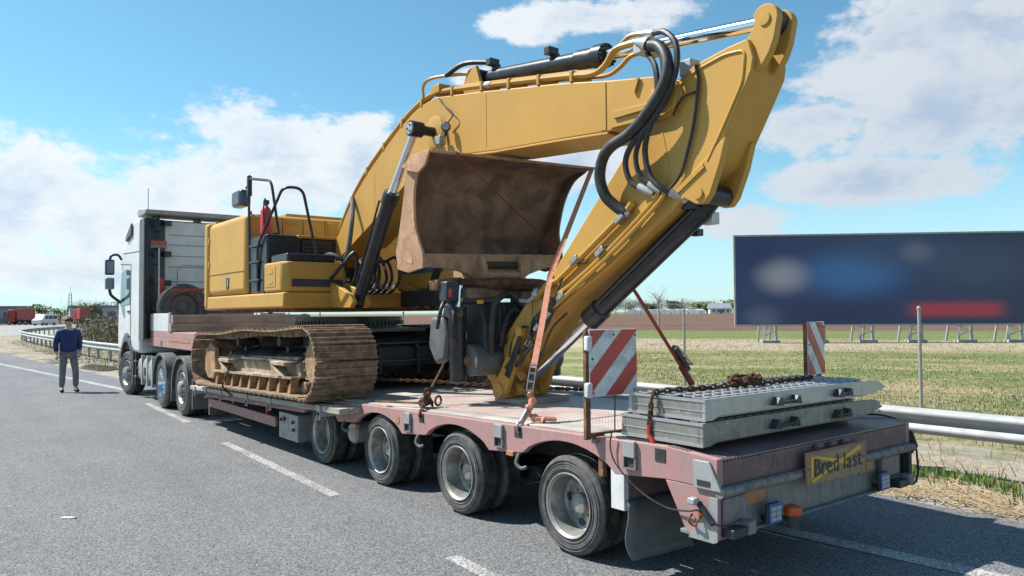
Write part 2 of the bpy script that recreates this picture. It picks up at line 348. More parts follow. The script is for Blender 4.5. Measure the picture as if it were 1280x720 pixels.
# ground: field strips, ploughed land, far meadow
def ground_mat():
    mt = bpy.data.materials.new('field'); mt.use_nodes = True; t = mt.node_tree; h = N(t); p = t.nodes['Principled BSDF']
    g = h.n('ShaderNodeNewGeometry'); pos = g.outputs['Position']; s = h.n('ShaderNodeSeparateXYZ'); h.l(pos, s.inputs[0])
    x, y = s.outputs[0], s.outputs[1]; sn, cs = math.sin(R(57)), math.cos(R(57))
    d = h.m('ADD', h.m('MULTIPLY', h.m('SUBTRACT', x, CX), sn), h.m('MULTIPLY', h.m('SUBTRACT', y, CY), cs))
    tt = h.m('SUBTRACT', h.m('MULTIPLY', x, cs), h.m('MULTIPLY', y, sn))
    d2 = h.m('ADD', d, h.m('MULTIPLY', h.m('SUBTRACT', h.noise(pos, .12, 4), .5), 7))
    cv = h.n('ShaderNodeCombineXYZ'); h.l(h.m('MULTIPLY', d, 1.), cv.inputs[0]); h.l(h.m('MULTIPLY', tt, .12), cv.inputs[1])
    st = h.noise(cv.outputs[0], .42, 5, .6); fine = h.noise(pos, 2.6, 8, .72); vf = h.noise(pos, 11, 6, .7)
    cl = h.noise(pos, .55, 6, .65)
    green = h.mix(h.ss(vf, .3, .7), (.11, .145, .04), (.215, .24, .095)); straw = h.mix(h.ss(vf, .3, .7), (.26, .205, .115), (.46, .39, .25))
    f = h.m('ADD', h.m('ADD', h.m('MULTIPLY', st, .45), h.m('MULTIPLY', fine, .38)), h.m('MULTIPLY', cl, .22))
    field = h.mix(h.ss(f, .485, .60), green, straw)
    sand = h.mix(h.ss(fine, .35, .65), (.36, .29, .2), (.47, .40, .30))
    band = h.m('MULTIPLY', h.m('MULTIPLY', h.ss(d2, 36, 41), h.ss(d2, 56, 48)), h.ss(cl, .3, .5))
    field = h.mix(band, field, sand)
    field = h.mix(h.m('MULTIPLY', h.ss(d2, 52, 57), h.m('SUBTRACT', 1., h.m('MULTIPLY', h.ss(fine, .45, .7), .5))), field, h.mix(h.ss(vf, .3, .7), (.10, .14, .04), (.17, .20, .075)))
    rows = h.n('ShaderNodeCombineXYZ'); h.l(d, rows.inputs[0]); h.l(h.m('MULTIPLY', tt, .03), rows.inputs[1])
    rw = h.noise(rows.outputs[0], .35, 5, .65)
    plough = h.mix(h.ss(h.m('ADD', h.m('MULTIPLY', rw, .6), h.m('MULTIPLY', fine, .4)), .38, .62), (.085, .048, .036), (.20, .13, .095))
    field = h.mix(h.ss(d2, 72, 78), field, plough)
    meadow = h.mix(h.ss(fine, .35, .65), (.10, .13, .045), (.26, .23, .12))
    field = h.mix(h.ss(d2, 560, 600), field, meadow)
    side = h.ss(h.m('ADD', x, h.m('MULTIPLY', y, .16)), 12, 15)   # west of the fence it is rough grass, not field
    c = h.mix(side, h.mix(h.ss(fine, .35, .62), (.13, .15, .05), (.34, .29, .18)), field)
    h.l(c, p.inputs['Base Color']); p.inputs['Roughness'].default_value = .95; p.inputs['Specular IOR Level'].default_value = .1
    b = h.n('ShaderNodeBump'); b.inputs['Strength'].default_value = .9; b.inputs['Distance'].default_value = .12; h.l(fine, b.inputs['Height']); h.l(b.outputs[0], p.inputs['Normal'])
    M['field'] = mt
ground_mat()
g = G(); rings = []
for rad in (0, 6, 12, 20, 32, 50, 80, 130, 220, 400, 800, 1600, 4000):
    k = 48; rings.append([g.b.verts.new((CX+rad*math.cos(2*math.pi*j/k), CY+rad*math.sin(2*math.pi*j/k), -.03)) for j in range(k)] if rad else [g.b.verts.new((CX, CY, -.03))]*48)
for A, B in zip(rings, rings[1:]):
    for j in range(48):
        q = []
        for v in (A[j], A[(j+1) % 48], B[(j+1) % 48], B[j]):
            if v not in q: q.append(v)
        g.b.faces.new(q)
struct(g.build('ground', 'field'))
def asphalt(name, lo, hi, tint=(1, 1, 1.)):
    mt = bpy.data.materials.new(name); mt.use_nodes = True; t = mt.node_tree; h = N(t); p = t.nodes['Principled BSDF']
    g = h.n('ShaderNodeNewGeometry'); pos = g.outputs['Position']
    vo = h.n('ShaderNodeTexVoronoi'); vo.inputs['Scale'].default_value = 110; h.l(pos, vo.inputs['Vector'])
    sv = h.n('ShaderNodeSeparateColor'); h.l(vo.outputs['Color'], sv.inputs[0])
    n1 = h.noise(pos, 210, 3, .6); n2 = h.noise(pos, .7, 5, .6); n3 = h.noise(pos, .16, 4, .55)
    mp = h.n('ShaderNodeMapping'); mp.inputs['Scale'].default_value = (2.2, .12, 1); h.l(pos, mp.inputs[0]); n4 = h.noise(mp.outputs[0], .8, 4, .6)
    f = h.m('ADD', h.m('MULTIPLY', sv.outputs[0], .55), h.m('MULTIPLY', n1, .45))
    c = h.mix(h.ss(f, .2, .8), lo, hi)
    k = h.m('ADD', h.m('ADD', h.m('MULTIPLY', n2, .35), h.m('MULTIPLY', n3, .3)), h.m('MULTIPLY', n4, .35))
    c = h.mix(1., c, h.mix(h.ss(k, .35, .65), (.84, .84, .85), (1.12, 1.11, 1.09)), 'MULTIPLY')
    spot = h.noise(pos, 1.9, 5, .6)
    c = h.mix(h.ss(spot, .70, .78), c, tuple(x*.6 for x in lo))
    c = h.mix(h.ss(h.noise(pos, 38, 2, .5), .74, .78), c, (.30, .29, .28))
    h.l(c, p.inputs['Base Color']); p.inputs['Roughness'].default_value = .82; p.inputs['Specular IOR Level'].default_value = .3
    b = h.n('ShaderNodeBump'); b.inputs['Strength'].default_value = .55; b.inputs['Distance'].default_value = .004
    h.l(f, b.inputs['Height']); h.l(b.outputs[0], p.inputs['Normal']); M[name] = mt
asphalt('asphalt', (.052, .055, .06), (.264, .267, .274)); asphalt('asphalt_old', (.24, .235, .225), (.34, .33, .31))
def sheet(name, left, right, ys, z, mat):
    g = G(); a = [g.b.verts.new((left(y), y, z)) for y in ys]; b = [g.b.verts.new((right(y), y, z)) for y in ys]
    for i in range(len(ys)-1): g.b.faces.new((a[i], b[i], b[i+1], a[i+1]))
    return struct(g.build(name, mat))
YS = [-14+i*1.5 for i in range(65)]
def ragged(y): return pw(EDGE, y) + .14*mn.noise(V(y*.9, 3.1, 0)) + .07*mn.noise(V(y*3.7, 8, 0))
YF = [-14+i*.2 for i in range(480)]
sheet('road', lambda y: -26., ragged, YF, 0., 'asphalt')
g = G(); g.poly([(-90, 82, -.012), (9, 82, -.012), (16, 96, -.012), (26, 125, -.012), (40, 185, -.012), (-90, 185, -.012)], [(0, 1, 2, 3, 4, 5)])
struct(g.build('junction_road', 'asphalt_old'))
# shoulder: sandy bank between asphalt and guardrail and on to the fence
def shoulder_mat():
    mt = bpy.data.materials.new('shoulder'); mt.use_nodes = True; t = mt.node_tree; h = N(t); p = t.nodes['Principled BSDF']
    g = h.n('ShaderNodeNewGeometry'); pos = g.outputs['Position']
    a = h.noise(pos, 1.3, 6, .65); b = h.noise(pos, 14, 6, .7); c3 = h.noise(pos, 60, 4, .6); gz = h.noise(pos, .5, 5, .6)
    sand = h.mix(h.ss(b, .35, .65), (.23, .185, .135), (.39, .335, .26)); grav = h.mix(h.ss(c3, .35, .65), (.24, .215, .185), (.44, .40, .35))
    c = h.mix(h.ss(a, .42, .6), sand, grav)
    c = h.mix(h.m('MULTIPLY', h.ss(gz, .50, .62), .75), c, (.12, .14, .045))
    h.l(c, p.inputs['Base Color']); p.inputs['Roughness'].default_value = .95; p.inputs['Specular IOR Level'].default_value = .1
    bp = h.n('ShaderNodeBump'); bp.inputs['Strength'].default_value = .8; bp.inputs['Distance'].default_value = .03; h.l(b, bp.inputs['Height']); h.l(bp.outputs[0], p.inputs['Normal'])
    M['shoulder'] = mt
shoulder_mat()
PUD = [(1.05, 27.6, .55, 1.9), (.35, 33, .4, 1.3)]
g = G(); NX = 26; rows = []
ys = [-12+i*.22 for i in range(150)] + [21+i*.8 for i in range(80)]
for y in ys:
    x0 = pw(EDGE, y)-.5; x1 = pw(RAIL, y)+2.6; row = []
    for i in range(NX+1):
        x = x0+(x1-x0)*i/NX; f = max(0, min(1, (x-pw(EDGE, y)+.1)/.5)); e = max(0, min(1, (x1-x)/.6))
        z = -.012 + f*e*(.035 + .05*mn.noise(V(x*1.4, y*1.4, 0)) + .025*mn.noise(V(x*5, y*5, 2))) - (1-e)*.03
        for cx, cy, rx, ry in PUD:
            n_ = math.hypot((x-cx)/rx, (y-cy)/ry); q_ = max(0, min(1, (1.5-n_)/.7)); z = z*(1-q_)-.03*q_
        row.append(g.b.verts.new((x, y, z)))
    rows.append(row)
for A, B in zip(rows, rows[1:]):
    for i in range(NX): g.b.faces.new((A[i], A[i+1], B[i+1], B[i]))
struct(g.build('shoulder', 'shoulder', ang=3))
# painted lines, worn
def paint_mat():
    mt = bpy.data.materials.new('road_paint'); mt.use_nodes = True; t = mt.node_tree; h = N(t); p = t.nodes['Principled BSDF']
    g = h.n('ShaderNodeNewGeometry'); pos = g.outputs['Position']
    f = h.m('ADD', h.m('MULTIPLY', h.noise(pos, 55, 4, .65), .75), h.m('MULTIPLY', h.noise(pos, 2.5, 4), .25))
    h.l(h.mix(h.ss(f, .44, .53), (.50, .495, .475), (.17, .17, .17)), p.inputs['Base Color']); p.inputs['Roughness'].default_value = .7
    M['road_paint'] = mt
paint_mat()
def strip(name, pts, wd, z=.004):
    g = G(); P = [Vector((*p, z)) for p in pts]; A = []; B = []
    for i, p in enumerate(P):
        d = (P[min(i+1, len(P)-1)]-P[max(i-1, 0)]).normalized(); s = V(d.y, -d.x, 0)*wd/2
        A.append(g.b.verts.new(p-s)); B.append(g.b.verts.new(p+s))
    for i in range(len(P)-1): g.b.faces.new((A[i], B[i], B[i+1], A[i+1]))
    return struct(g.build(name, 'road_paint'))
LINE = [(-12, 2.75), (-6, 2.4), (-.79, 2.0), (.78, 1.87), (5, 1.46), (10, .9), (18.7, -.02), (25, -.72), (32.8, -1.6), (45, -3.0), (60, -4.8), (80, -7.2)]
strip('edge_line', [(pw(LINE, y), y) for y in [-12+i*.8 for i in range(116)]], .20)
for (x0, y0), (x1, y1) in [((-.83, -1.2), (-.70, 1.95)), ((-.56, 4.32), (-.44, 8.35)), ((-.29, 10.9), (-.19, 14.4))]:
    strip('lane_dash', [(x0+(x1-x0)*i/6, y0+(y1-y0)*i/6) for i in range(7)], .125)
# puddle on the far shoulder
mt = bpy.data.materials.new('water'); mt.use_nodes = True; p = mt.node_tree.nodes['Principled BSDF']
p.inputs['Base Color'].default_value = (.10, .095, .085, 1); p.inputs['Roughness'].default_value = .04; M['water'] = mt
for k, (cx, cy, rx, ry) in enumerate(PUD):
    g = G(); vs = []
    for j in range(40):
        a = 2*math.pi*j/40; q = 1+.28*mn.noise(V(math.cos(a)*1.6, math.sin(a)*1.6, k*3)); vs.append((cx+rx*q*math.cos(a), cy+ry*q*math.sin(a), .006))
    g.poly(vs, [tuple(range(40))]); struct(g.build('puddle', 'water'))
# blades: one mesh of many small blades
def blades(name, spots, mat, h0, h1, wd, lean=.5):
    vs, fs = [], []
    for x, y, z in spots:
        a = random.uniform(0, 6.283); hh = random.uniform(h0, h1); l = random.uniform(0, lean)*hh; ww = wd*random.uniform(.6, 1.4)
        dx, dy = math.cos(a), math.sin(a); b = len(vs); bx_ = random.uniform(0, 6.283); ex, ey = math.cos(bx_)*l, math.sin(bx_)*l
        vs += [(x-dx*ww, y-dy*ww, z), (x+dx*ww, y+dy*ww, z), (x+ex*.45+dx*ww*.7, y+ey*.45+dy*ww*.7, z+hh*.6), (x+ex*.45-dx*ww*.7, y+ey*.45-dy*ww*.7, z+hh*.6), (x+ex, y+ey, z+hh)]
        fs += [(b, b+1, b+2, b+3), (b+3, b+2, b+4)]
    me = bpy.data.meshes.new(name); me.from_pydata(vs, [], fs); me.materials.append(M[mat]); return stuff(link(name, me))
def gh(x, y): return .02 + .05*mn.noise(V(x*1.4, y*1.4, 0))
sp_ = []
for i in range(5200):                                   # green strip just before the rail, near part
    y = random.uniform(-3.5, 5); x = pw(EDGE, y)+random.gauss(1.05, .17)+.2*mn.noise(V(y*.8, 1, 0))
    if mn.noise(V(x*1.2, y*1.2, 7)) > -.22: sp_.append((x, y, gh(x, y)))
for i in range(9000):                                   # verge by the far rail
    y = random.uniform(17, 62); x = pw(RAIL, y)+random.uniform(-1.1, 3.6)
    if mn.noise(V(x*.5, y*.3, 7)) > -.15: sp_.append((x, y, gh(x, y)))
tag(blades('verge_grass', sp_, 'grass', .04, .13, .006), 'short green grass growing along the road verge', 'grass')
sp_ = [(x, y, gh(x, y)) for x, y in ((pw(RAIL, y)+random.uniform(-.9, 3.4), y) for y in (random.uniform(-4, 50) for i in range(9000)))]
tag(blades('dry_grass', sp_, 'drygrass', .05, .2, .005, .9), 'dry brown grass under and behind the guardrail', 'grass')
vs, fs = [], []
for i in range(5200):                                   # straw litter on the bank
    y = random.uniform(-4, 6); x = pw(EDGE, y)+abs(random.gauss(.35, .33)); z = gh(x, y)+random.uniform(.0, .03); a = random.uniform(0, 3.14); l = random.uniform(.02, .09); ww = .004; b = len(vs)
    dx, dy = math.cos(a)*l, math.sin(a)*l; nx, ny = -math.sin(a)*ww, math.cos(a)*ww; t_ = random.uniform(-.02, .03)
    vs += [(x-dx+nx, y-dy+ny, z), (x+dx+nx, y+dy+ny, z+t_), (x+dx-nx, y+dy-ny, z+t_+.004), (x-dx-nx, y-dy-ny, z+.004)]; fs.append((b, b+1, b+2, b+3))
me = bpy.data.meshes.new('straw_litter'); me.from_pydata(vs, [], fs); me.materials.append(M['straw'])
tag(stuff(link('straw_litter', me)), 'pale dry straw scattered along the asphalt edge', 'straw')
sp_, sq_ = [], []
for i in range(90000):                                  # young crop and stubble in the near field
    d = 11+45*random.random()**1.5; b = random.uniform(44, 80); q = far(b, d)
    if q.x < pw(RAIL, q.y)+3.4: continue
    k = .7*mn.noise(V(d*.25, b*.1, 3))+.7*mn.noise(V(q.x*.5, q.y*.5, 5))+random.gauss(0, .25)
    if d > 60: continue
    (sp_ if k > -.02 else sq_).append((q.x, q.y, -.03))
leafmat('crop', (.15, .19, .06), .4)
tag(blades('field_crop', sp_, 'crop', .02, .075, .007), 'thin green young crop standing in the field', 'crop')
tag(blades('field_stubble', sq_, 'straw', .015, .05, .008, 1.4), 'pale stubble lying between the green field rows', 'stubble')

# ---- guardrail
gr = thing('guardrail', 'galvanised double wave crash barrier curving along the road shoulder', 'guardrail', (5.05, 0, 0))
prof = [(0, .75), (-.01, .745), (-.075, .715), (-.082, .69), (-.075, .665), (-.012, .625), (-.004, .605), (-.012, .585), (-.075, .545), (-.082, .52), (-.075, .495), (-.01, .462), (0, .457)]
path = [V(pw(RAIL, y), y, 0) for y in [-10.6+4*i for i in range(18)]] + [V(1.75, 65, 0), V(2.1, 69, 0), V(2.7, 73, 0), V(3.5, 77, 0), V(4.5, 81, 0), V(5.7, 85, 0), V(7, 88.6, 0), V(8.5, 92, 0)]
def nrm(i):
    d = (path[min(i+1, len(path)-1)]-path[max(i-1, 0)]).normalized(); return V(d.y, -d.x, 0)
for i in range(len(path)-1):
    g = G(); th = .006
    a, b = path[i], path[i+1]; ov = (b-a).normalized()*.12
    def sec(p, n, o): return [g.b.verts.new(p+n*(u+o)+V(0, 0, z)) for u, z in prof]
    A1, B1 = sec(a, nrm(i), .0), sec(b+ov, nrm(i+1), -.005); A2, B2 = sec(a, nrm(i), .006), sec(b+ov, nrm(i+1), .001)
    for k in range(len(prof)-1):
        g.b.faces.new((A1[k], A1[k+1], B1[k+1], B1[k])); g.b.faces.new((A2[k], B2[k], B2[k+1], A2[k+1]))
    for e in (0, len(prof)-1): g.b.faces.new((A1[e], B1[e], B2[e], A2[e]))
    be = g.build('rail_beam', 'galv', gr, ang=.9)
    if -8 < a.y < 45:
        for zz in (.69, .52):
            q = a+nrm(i)*-.083+V(0, 0, zz); G().lathe([(0, .0), (.0, .016), (-.012, .013), (-.014, 0)], q+(b-a)*.01, nrm(i), 8).build('bolt', 'steel', be)
pme = G().bx(-.05, .05, -.004, .004, -.1, .72).bx(-.05, -.042, -.045, .045, -.1, .72).bx(.042, .05, -.045, .045, -.1, .72).bx(-.06, -.05, -.05, .05, .52, .70).mesh('post', 'galv')
for i, p in enumerate(path):
    for f in (0, .5):
        if f and i == len(path)-1: continue
        q = p if not f else (p+path[i+1])/2
        n = nrm(i); o = place('post', pme, gr, q+n*.085, (0, 0, math.atan2(n.y, n.x)))
# ---- wire fence
wf = thing('wire_fence', 'tall thin wire mesh fence with slim grey posts behind the crash barrier', 'fence', (9.0, 2.76, 0))
fpts = [V(9.0, -7.0+4.88*i, 0) for i in range(5)] + [V(pw(RAIL, y)+3.9, y, 0) for y in [17.3+4.6*i for i in range(9)]]
fm = G().cyl((0, 0, -.2), (0, 0, 1.88), .027, 10).lathe([(1.88, .034), (1.9, .034), (1.92, .02), (1.925, 0)], (0, 0, 0), (0, 0, 1), 10).mesh('fence_post', 'grey_paint')
for p in fpts: place('fence_post', fm, wf, p)
g = G()
for a, b in zip(fpts, fpts[1:]):
    for k in range(12):
        z = .05+.14*k
        g.obox(a+V(.035, 0, z), b+V(.035, 0, z), .0012, .0012)
    nn = int((b-a).length/.16) if a.y < 12 else 8
    for k in range(nn): q = a+(b-a)*(k/nn)+V(.035, 0, 0); g.obox(q+V(0, 0, .03), q+V(0, 0, 1.6), .001, .001, (1, 0, 0))
stuff(g.build('wire_mesh', 'galv', wf))
# ---- billboard on lattice legs (its print is soft and out of focus in the photograph)
A, B = V(33.9, 24.2, 0), V(50.6, 8.7, 0); ax = (B-A).normalized(); nb = V(ax.y, -ax.x, 0); L = (B-A).length
if nb.dot(V(CX, CY, 0)-A) < 0: nb = -nb
def print_mat():
    mt = bpy.data.materials.new('billboard_print'); mt.use_nodes = True; t = mt.node_tree; h = N(t); p = t.nodes['Principled BSDF']
    g = h.n('ShaderNodeNewGeometry'); d = h.n('ShaderNodeVectorMath', operation='SUBTRACT'); h.l(g.outputs['Position'], d.inputs[0]); d.inputs[1].default_value = A
    dt = h.n('ShaderNodeVectorMath', operation='DOT_PRODUCT'); h.l(d.outputs[0], dt.inputs[0]); dt.inputs[1].default_value = ax
    s = h.n('ShaderNodeSeparateXYZ'); h.l(g.outputs['Position'], s.inputs[0]); u, z = dt.outputs['Value'], s.outputs[2]
    def soft(u0, z0, ru, rz, p1=1.15, p0=.15):
        a = h.m('DIVIDE', h.m('SUBTRACT', u, u0), ru); b = h.m('DIVIDE', h.m('SUBTRACT', z, z0), rz)
        return h.ss(h.m('SQRT', h.m('ADD', h.m('MULTIPLY', a, a), h.m('MULTIPLY', b, b))), p1, p0)
    c = h.mix(h.ss(u, 7, 18), (.026, .052, .15), (.03, .045, .10))
    c = h.mix(h.m('MULTIPLY', soft(6.6, 4.0, 3.9, 1.7), .9), c, (.05, .17, .44))
    c = h.mix(soft(2.7, 3.9, 1.9, 1.3), c, (.33, .32, .40))
    c = h.mix(h.m('MULTIPLY', soft(1.6, 1.5, 1.4, .8), .45), c, (.25, .3, .4))
    c = h.mix(h.m('MULTIPLY', soft(9.0, 5.3, 4.5, 1.6), .5), c, (.06, .10, .2)); c = h.mix(h.m('MULTIPLY', soft(13.5, 4.4, 4.2, 1.8), .5), c, (.07, .11, .19)); c = h.mix(h.m('MULTIPLY', soft(5.5, 1.6, 7, 1.0), .6), c, (.016, .03, .09)); c = h.mix(h.m('MULTIPLY', soft(1.2, 5.4, 1.8, 1.2), .5), c, (.012, .03, .12)); c = h.mix(h.m('MULTIPLY', soft(10.3, 5.2, 1.2, .8), .35), c, (.3, .3, .36))
    sq = h.m('MULTIPLY', h.m('MULTIPLY', h.ss(u, 9.2, 10.8), h.ss(u, 15.6, 14.2)), h.m('MULTIPLY', h.ss(z, 1.2, 1.75), h.ss(z, 2.55, 1.95)))
    c = h.mix(sq, c, (.45, .05, .08)); h.l(c, p.inputs['Base Color']); p.inputs['Roughness'].default_value = .5; M['billboard_print'] = mt
print_mat()
bb = thing('billboard', 'wide dark blue billboard with red strip standing on lattice legs in the field', 'billboard', A)
def slab(g, a, b, n0, n1, z0, z1):
    vs = [e+nb*n+V(0, 0, z) for e in (a, b) for n in (n0, n1) for z in (z0, z1)]
    g.poly(vs, [(0, 1, 3, 2), (4, 6, 7, 5), (0, 4, 5, 1), (2, 3, 7, 6), (0, 2, 6, 4), (1, 5, 7, 3)]); return g
slab(G(), A, B, -.12, .0, 1.05, 6.25).build('panel', 'billboard_print', bb)
fr = G(); slab(fr, A-ax*.1, B+ax*.1, -.15, .03, .95, 1.047); slab(fr, A-ax*.1, B+ax*.1, -.15, .03, 6.253, 6.35); slab(fr, A-ax*.1, A-ax*.003, -.15, .03, 1.05, 6.25); slab(fr, B+ax*.003, B+ax*.1, -.15, .03, 1.05, 6.25); fr.build('frame', 'grey_paint', bb)
for k in range(8):
    q = A+ax*(2.0+k*2.75); g = G()
    for o in (-.35, .35):
        g.obox(q+ax*o-nb*.3+V(0, 0, -.1), q+ax*o*.7-nb*.25+V(0, 0, 5.8), .12, .12)
        g.obox(q+ax*o-nb*1.9+V(0, 0, -.1), q+ax*o*.7-nb*.4+V(0, 0, 4.5), .1, .1)
    for z in (.35, .8, 1.4, 2.2, 3.0): g.obox(q-ax*.35-nb*.28+V(0, 0, z), q+ax*.35-nb*.28+V(0, 0, z+.35), .05, .05)
    g.build('lattice_leg', 'galv', bb)
    b0 = G(); slab(b0, q-ax*.5, q+ax*.5, -.6, .05, -.1, .12); b0.build('footing', 'concrete', bb)
# ---- trees and thickets far away
def tree(b, d, h, w_, leaf, label, kind='tree', n=700, lsz=None, bark='bark', dens=.8, grp='trees along the horizon', lean=0.):
    p = far(b, d, -.05); t = thing(kind, label, 'tree', p, grp)
    g = G(); top = p+V(lean, 0, h*.72); tr = [p+V(0, 0, -.3), p+V(lean*.2, 0, h*.25), p+V(lean*.6, .05*h*.1, h*.5), top]
    r0 = h*.022+.03; g.tube(tr, [r0*1.3, r0, r0*.65, r0*.25], 6); tips = [top]
    for k in range(9):
        a = random.uniform(0, 6.28); z0 = h*random.uniform(.25, .6); q = p+V(lean*z0/h, 0, z0); e = q+V(math.cos(a)*w_*random.uniform(.3, .48), math.sin(a)*w_*random.uniform(.3, .48), h*random.uniform(.12, .34))
        g.tube([q, (q+e)/2+V(0, 0, h*.02), e], [r0*.5, r0*.35, r0*.12], 5); tips.append(e); tips.append((q+e)/2)
    g.build('trunk', bark, t)
    cl = [(e+V(random.gauss(0, .1)*w_, random.gauss(0, .1)*w_, random.gauss(.04, .06)*h), random.uniform(.13, .26)*w_) for e in tips for _ in (0, 1)]
    vs, fs = [], []; ls = lsz or w_*.055
    for k in range(n):
        c, r = random.choice(cl); q = c+V(random.gauss(0, .55), random.gauss(0, .55), random.gauss(0, .45))*r
        if q.z < p.z+h*.13 or q.z > p.z+h: continue
        u = V(random.gauss(0, 1), random.gauss(0, 1), random.gauss(0, 1)).normalized(); v = u.orthogonal().normalized(); s = ls*random.uniform(.5, 1.3); i = len(vs)
        if leaf == 'twig':
            u = (u+V(0, 0, .8)).normalized(); v = u.orthogonal().normalized(); vs += [q-v*s*.08, q+v*s*.08, q+u*s*2.4]; fs.append((i, i+1, i+2))
        else: vs += [q-u*s, q-v*s*.7, q+u*s, q+v*s*.7]; fs.append((i, i+1, i+2, i+3))
    me = bpy.data.meshes.new('crown'); me.from_pydata(vs, [], fs); me.materials.append(M[leaf]); link('crown', me, t)
    return t
tree(48.75, 104, 5.6, 2.6, 'twig', 'pale bare young tree alone in the ploughed field', 'bare_tree', 260, .28, 'bark_pale', grp=None)
LAB = {'leaf_spring': 'budding green tree on the horizon', 'leaf_dark': 'dark green tree on the horizon', 'twig': 'leafless brown tree on the horizon'}
ORD = ['first', 'second', 'third', 'fourth', 'fifth', 'sixth', 'seventh', 'eighth', 'ninth', 'tenth', 'eleventh', 'twelfth', 'thirteenth', 'fourteenth', 'fifteenth', 'sixteenth', 'seventeenth', 'eighteenth', 'nineteenth', 'twentieth', 'last but four', 'last but three', 'last but two', 'last but one', 'last']
tb_ = [38.3+.72*k+random.uniform(-.2, .2) for k in range(25)]
for k, b in enumerate(tb_):
    lf = ('twig', 'leaf_spring', 'twig', 'leaf_dark', 'twig', 'leaf_spring', 'twig')[(k*3+k//4) % 7]; d = random.uniform(600, 700); h = random.uniform(7.6, 13.4)
    tree(b, d, h, h*random.uniform(1.2, 1.8), lf, LAB[lf]+', '+ORD[k]+' from the left over the ploughland', {'twig': 'bare_tree'}.get(lf, 'leafy_tree'), 1100, None if lf != 'twig' else 1.3)
for k, (b, d, h, lf) in enumerate([(2.4, 210, 5, 'leaf_dark'), (5.9, 205, 4.6, 'leaf_spring'), (6.9, 215, 4.2, 'leaf_spring'), (7.9, 260, 6.5, 'twig'), (8.6, 240, 5.6, 'leaf_spring'), (9.4, 255, 6.5, 'twig'), (10.3, 250, 6.8, 'leaf_spring'), (11.2, 250, 5.5, 'leaf_dark'), (12.3, 240, 6, 'twig')]):
    tree(b, d, h, h, lf, LAB[lf].replace(' on the horizon', '')+' by the far warehouses, '+ORD[k]+' from the left', {'twig': 'bare_tree'}.get(lf, 'leafy_tree'), 500, None if lf != 'twig' else .5, grp='trees by the warehouses')
# thicket behind the far guardrail
for i, (b, d, h, w_) in enumerate([(8.9, 52, 1.9, 2.4), (9.9, 47, 2.1, 2.6), (11.1, 44, 2.0, 2.4), (12.2, 45, 2.2, 2.4)]):
    p = far(b, d, 0.); t = thing('shrub', ['low brown and green shrub at the left end of the thicket behind the barrier', 'tangled brown shrub next to the thicket end', 'tangled brown shrub beside the truck cab behind the barrier', 'bare brown shrub half hidden behind the truck cab'][i], 'shrub', p)
    g = G()
    for k in range(26):
        a = random.uniform(0, 6.28); rr = random.uniform(0, .35)*w_; q = p+V(math.cos(a)*rr, math.sin(a)*rr, -.1)
        e = q+V(math.cos(a)*.3*w_*random.random(), math.sin(a)*.3*w_*random.random(), h*random.uniform(.6, 1.05)); g.tube([q, (q+e)/2+V(random.gauss(0, .08), random.gauss(0, .08), 0), e], [.02, .014, .005], 4)
    g.build('stem', 'bark', t)
    for nm, mt_, cnt, ls in (('twigs', 'thicket', 1500, .13), ('foliage', 'leaf_spring', 420 if i == 0 else 160, .09)):
        vs, fs = [], []
        for k in range(cnt):
            a = random.uniform(0, 6.28); rr = math.sqrt(random.random())*.55*w_; z = h*random.random()**.8
            q = p+V(math.cos(a)*rr, math.sin(a)*rr, z*(1.05-.5*(rr/(.55*w_))**2)); u = V(random.gauss(0, 1), random.gauss(0, 1), random.gauss(.6, 1)).normalized(); v = u.orthogonal().normalized(); s = ls*random.uniform(.5, 1.4); j = len(vs)
            th = .09 if nm == 'twigs' else .6
            vs += [q-v*s*th, q+v*s*th, q+u*s*2+v*s*th*.3, q+u*s*2-v*s*th*.3]; fs.append((j, j+1, j+2, j+3))
        me = bpy.data.meshes.new(nm); me.from_pydata(vs, [], fs); me.materials.append(M[mt_]); link(nm, me, t)
# ---- far buildings
def local(b, d, turn=0.):
    p = far(b, d); return Matrix.Translation(p) @ Matrix.Rotation(-R(b+turn), 4, 'Z')     # x to the right, y away
def mbox(name, mat, par, mtx, x0, x1, y0, y1, z0, z1, bevel=0.):
    me = G().bx(x0, x1, y0, y1, z0, z1).mesh(name, mat); me.transform(mtx); return link(name, me, par, bevel)
def warehouse(b, d, wd, h, label, wall, nw):
    mt_ = local(b, d); t = thing('warehouse', label, 'warehouse', far(b, d)); wl = mbox('wall', wall, t, mt_, -wd/2, wd/2, 0, 25, -.2, h)
    mbox('roof', 'roof_grey', t, mt_, -wd/2-.4, wd/2+.4, -.4, 25.4, h+.003, h+.5)
    for k in range(nw):
        x = -wd/2+wd*(k+.5)/nw; w2 = mbox('window', 'window_glass', wl, mt_, x-wd/nw*.3, x+wd/nw*.3, -.05, .1, h*.42, h*.72)
    for k in range(3): x = -wd/2+wd*(k+.5)/3+2; mbox('gate', 'roof_grey', wl, mt_, x-1.6, x+1.6, -.06, .1, 0, h*.36)
warehouse(3.2, 232, 17, 4.0, 'blue grey low warehouse with a row of windows at far left', 'wall_blue', 8)
warehouse(11.5, 240, 34, 4.2, 'long pale warehouse with flat grey roof behind the shrubs', 'wall_light', 12)
def greenhouse(b, d, i, n):
    p = far(b, d); mt_ = local(b, d, 12) @ Matrix.Scale(2, 4); t = thing('greenhouse', 'white round roofed greenhouse tunnel on the horizon, '+ORD[i]+' from the left', 'greenhouse', p, 'greenhouse tunnels')
    pl = [(-2.6, -.1)]+[(2.6*math.cos(R(180-a)), .4+1.5*math.sin(R(a))) for a in range(0, 181, 20)]+[(2.6, -.1)]
    me = G().prism(pl, 'y', 0, 14).mesh('cover', 'stripe_white'); me.transform(mt_); c_ = link('cover', me, t)
    mbox('door', 'wall_light', c_, mt_, -.6, .6, -.05, .05, 0, 1.6)
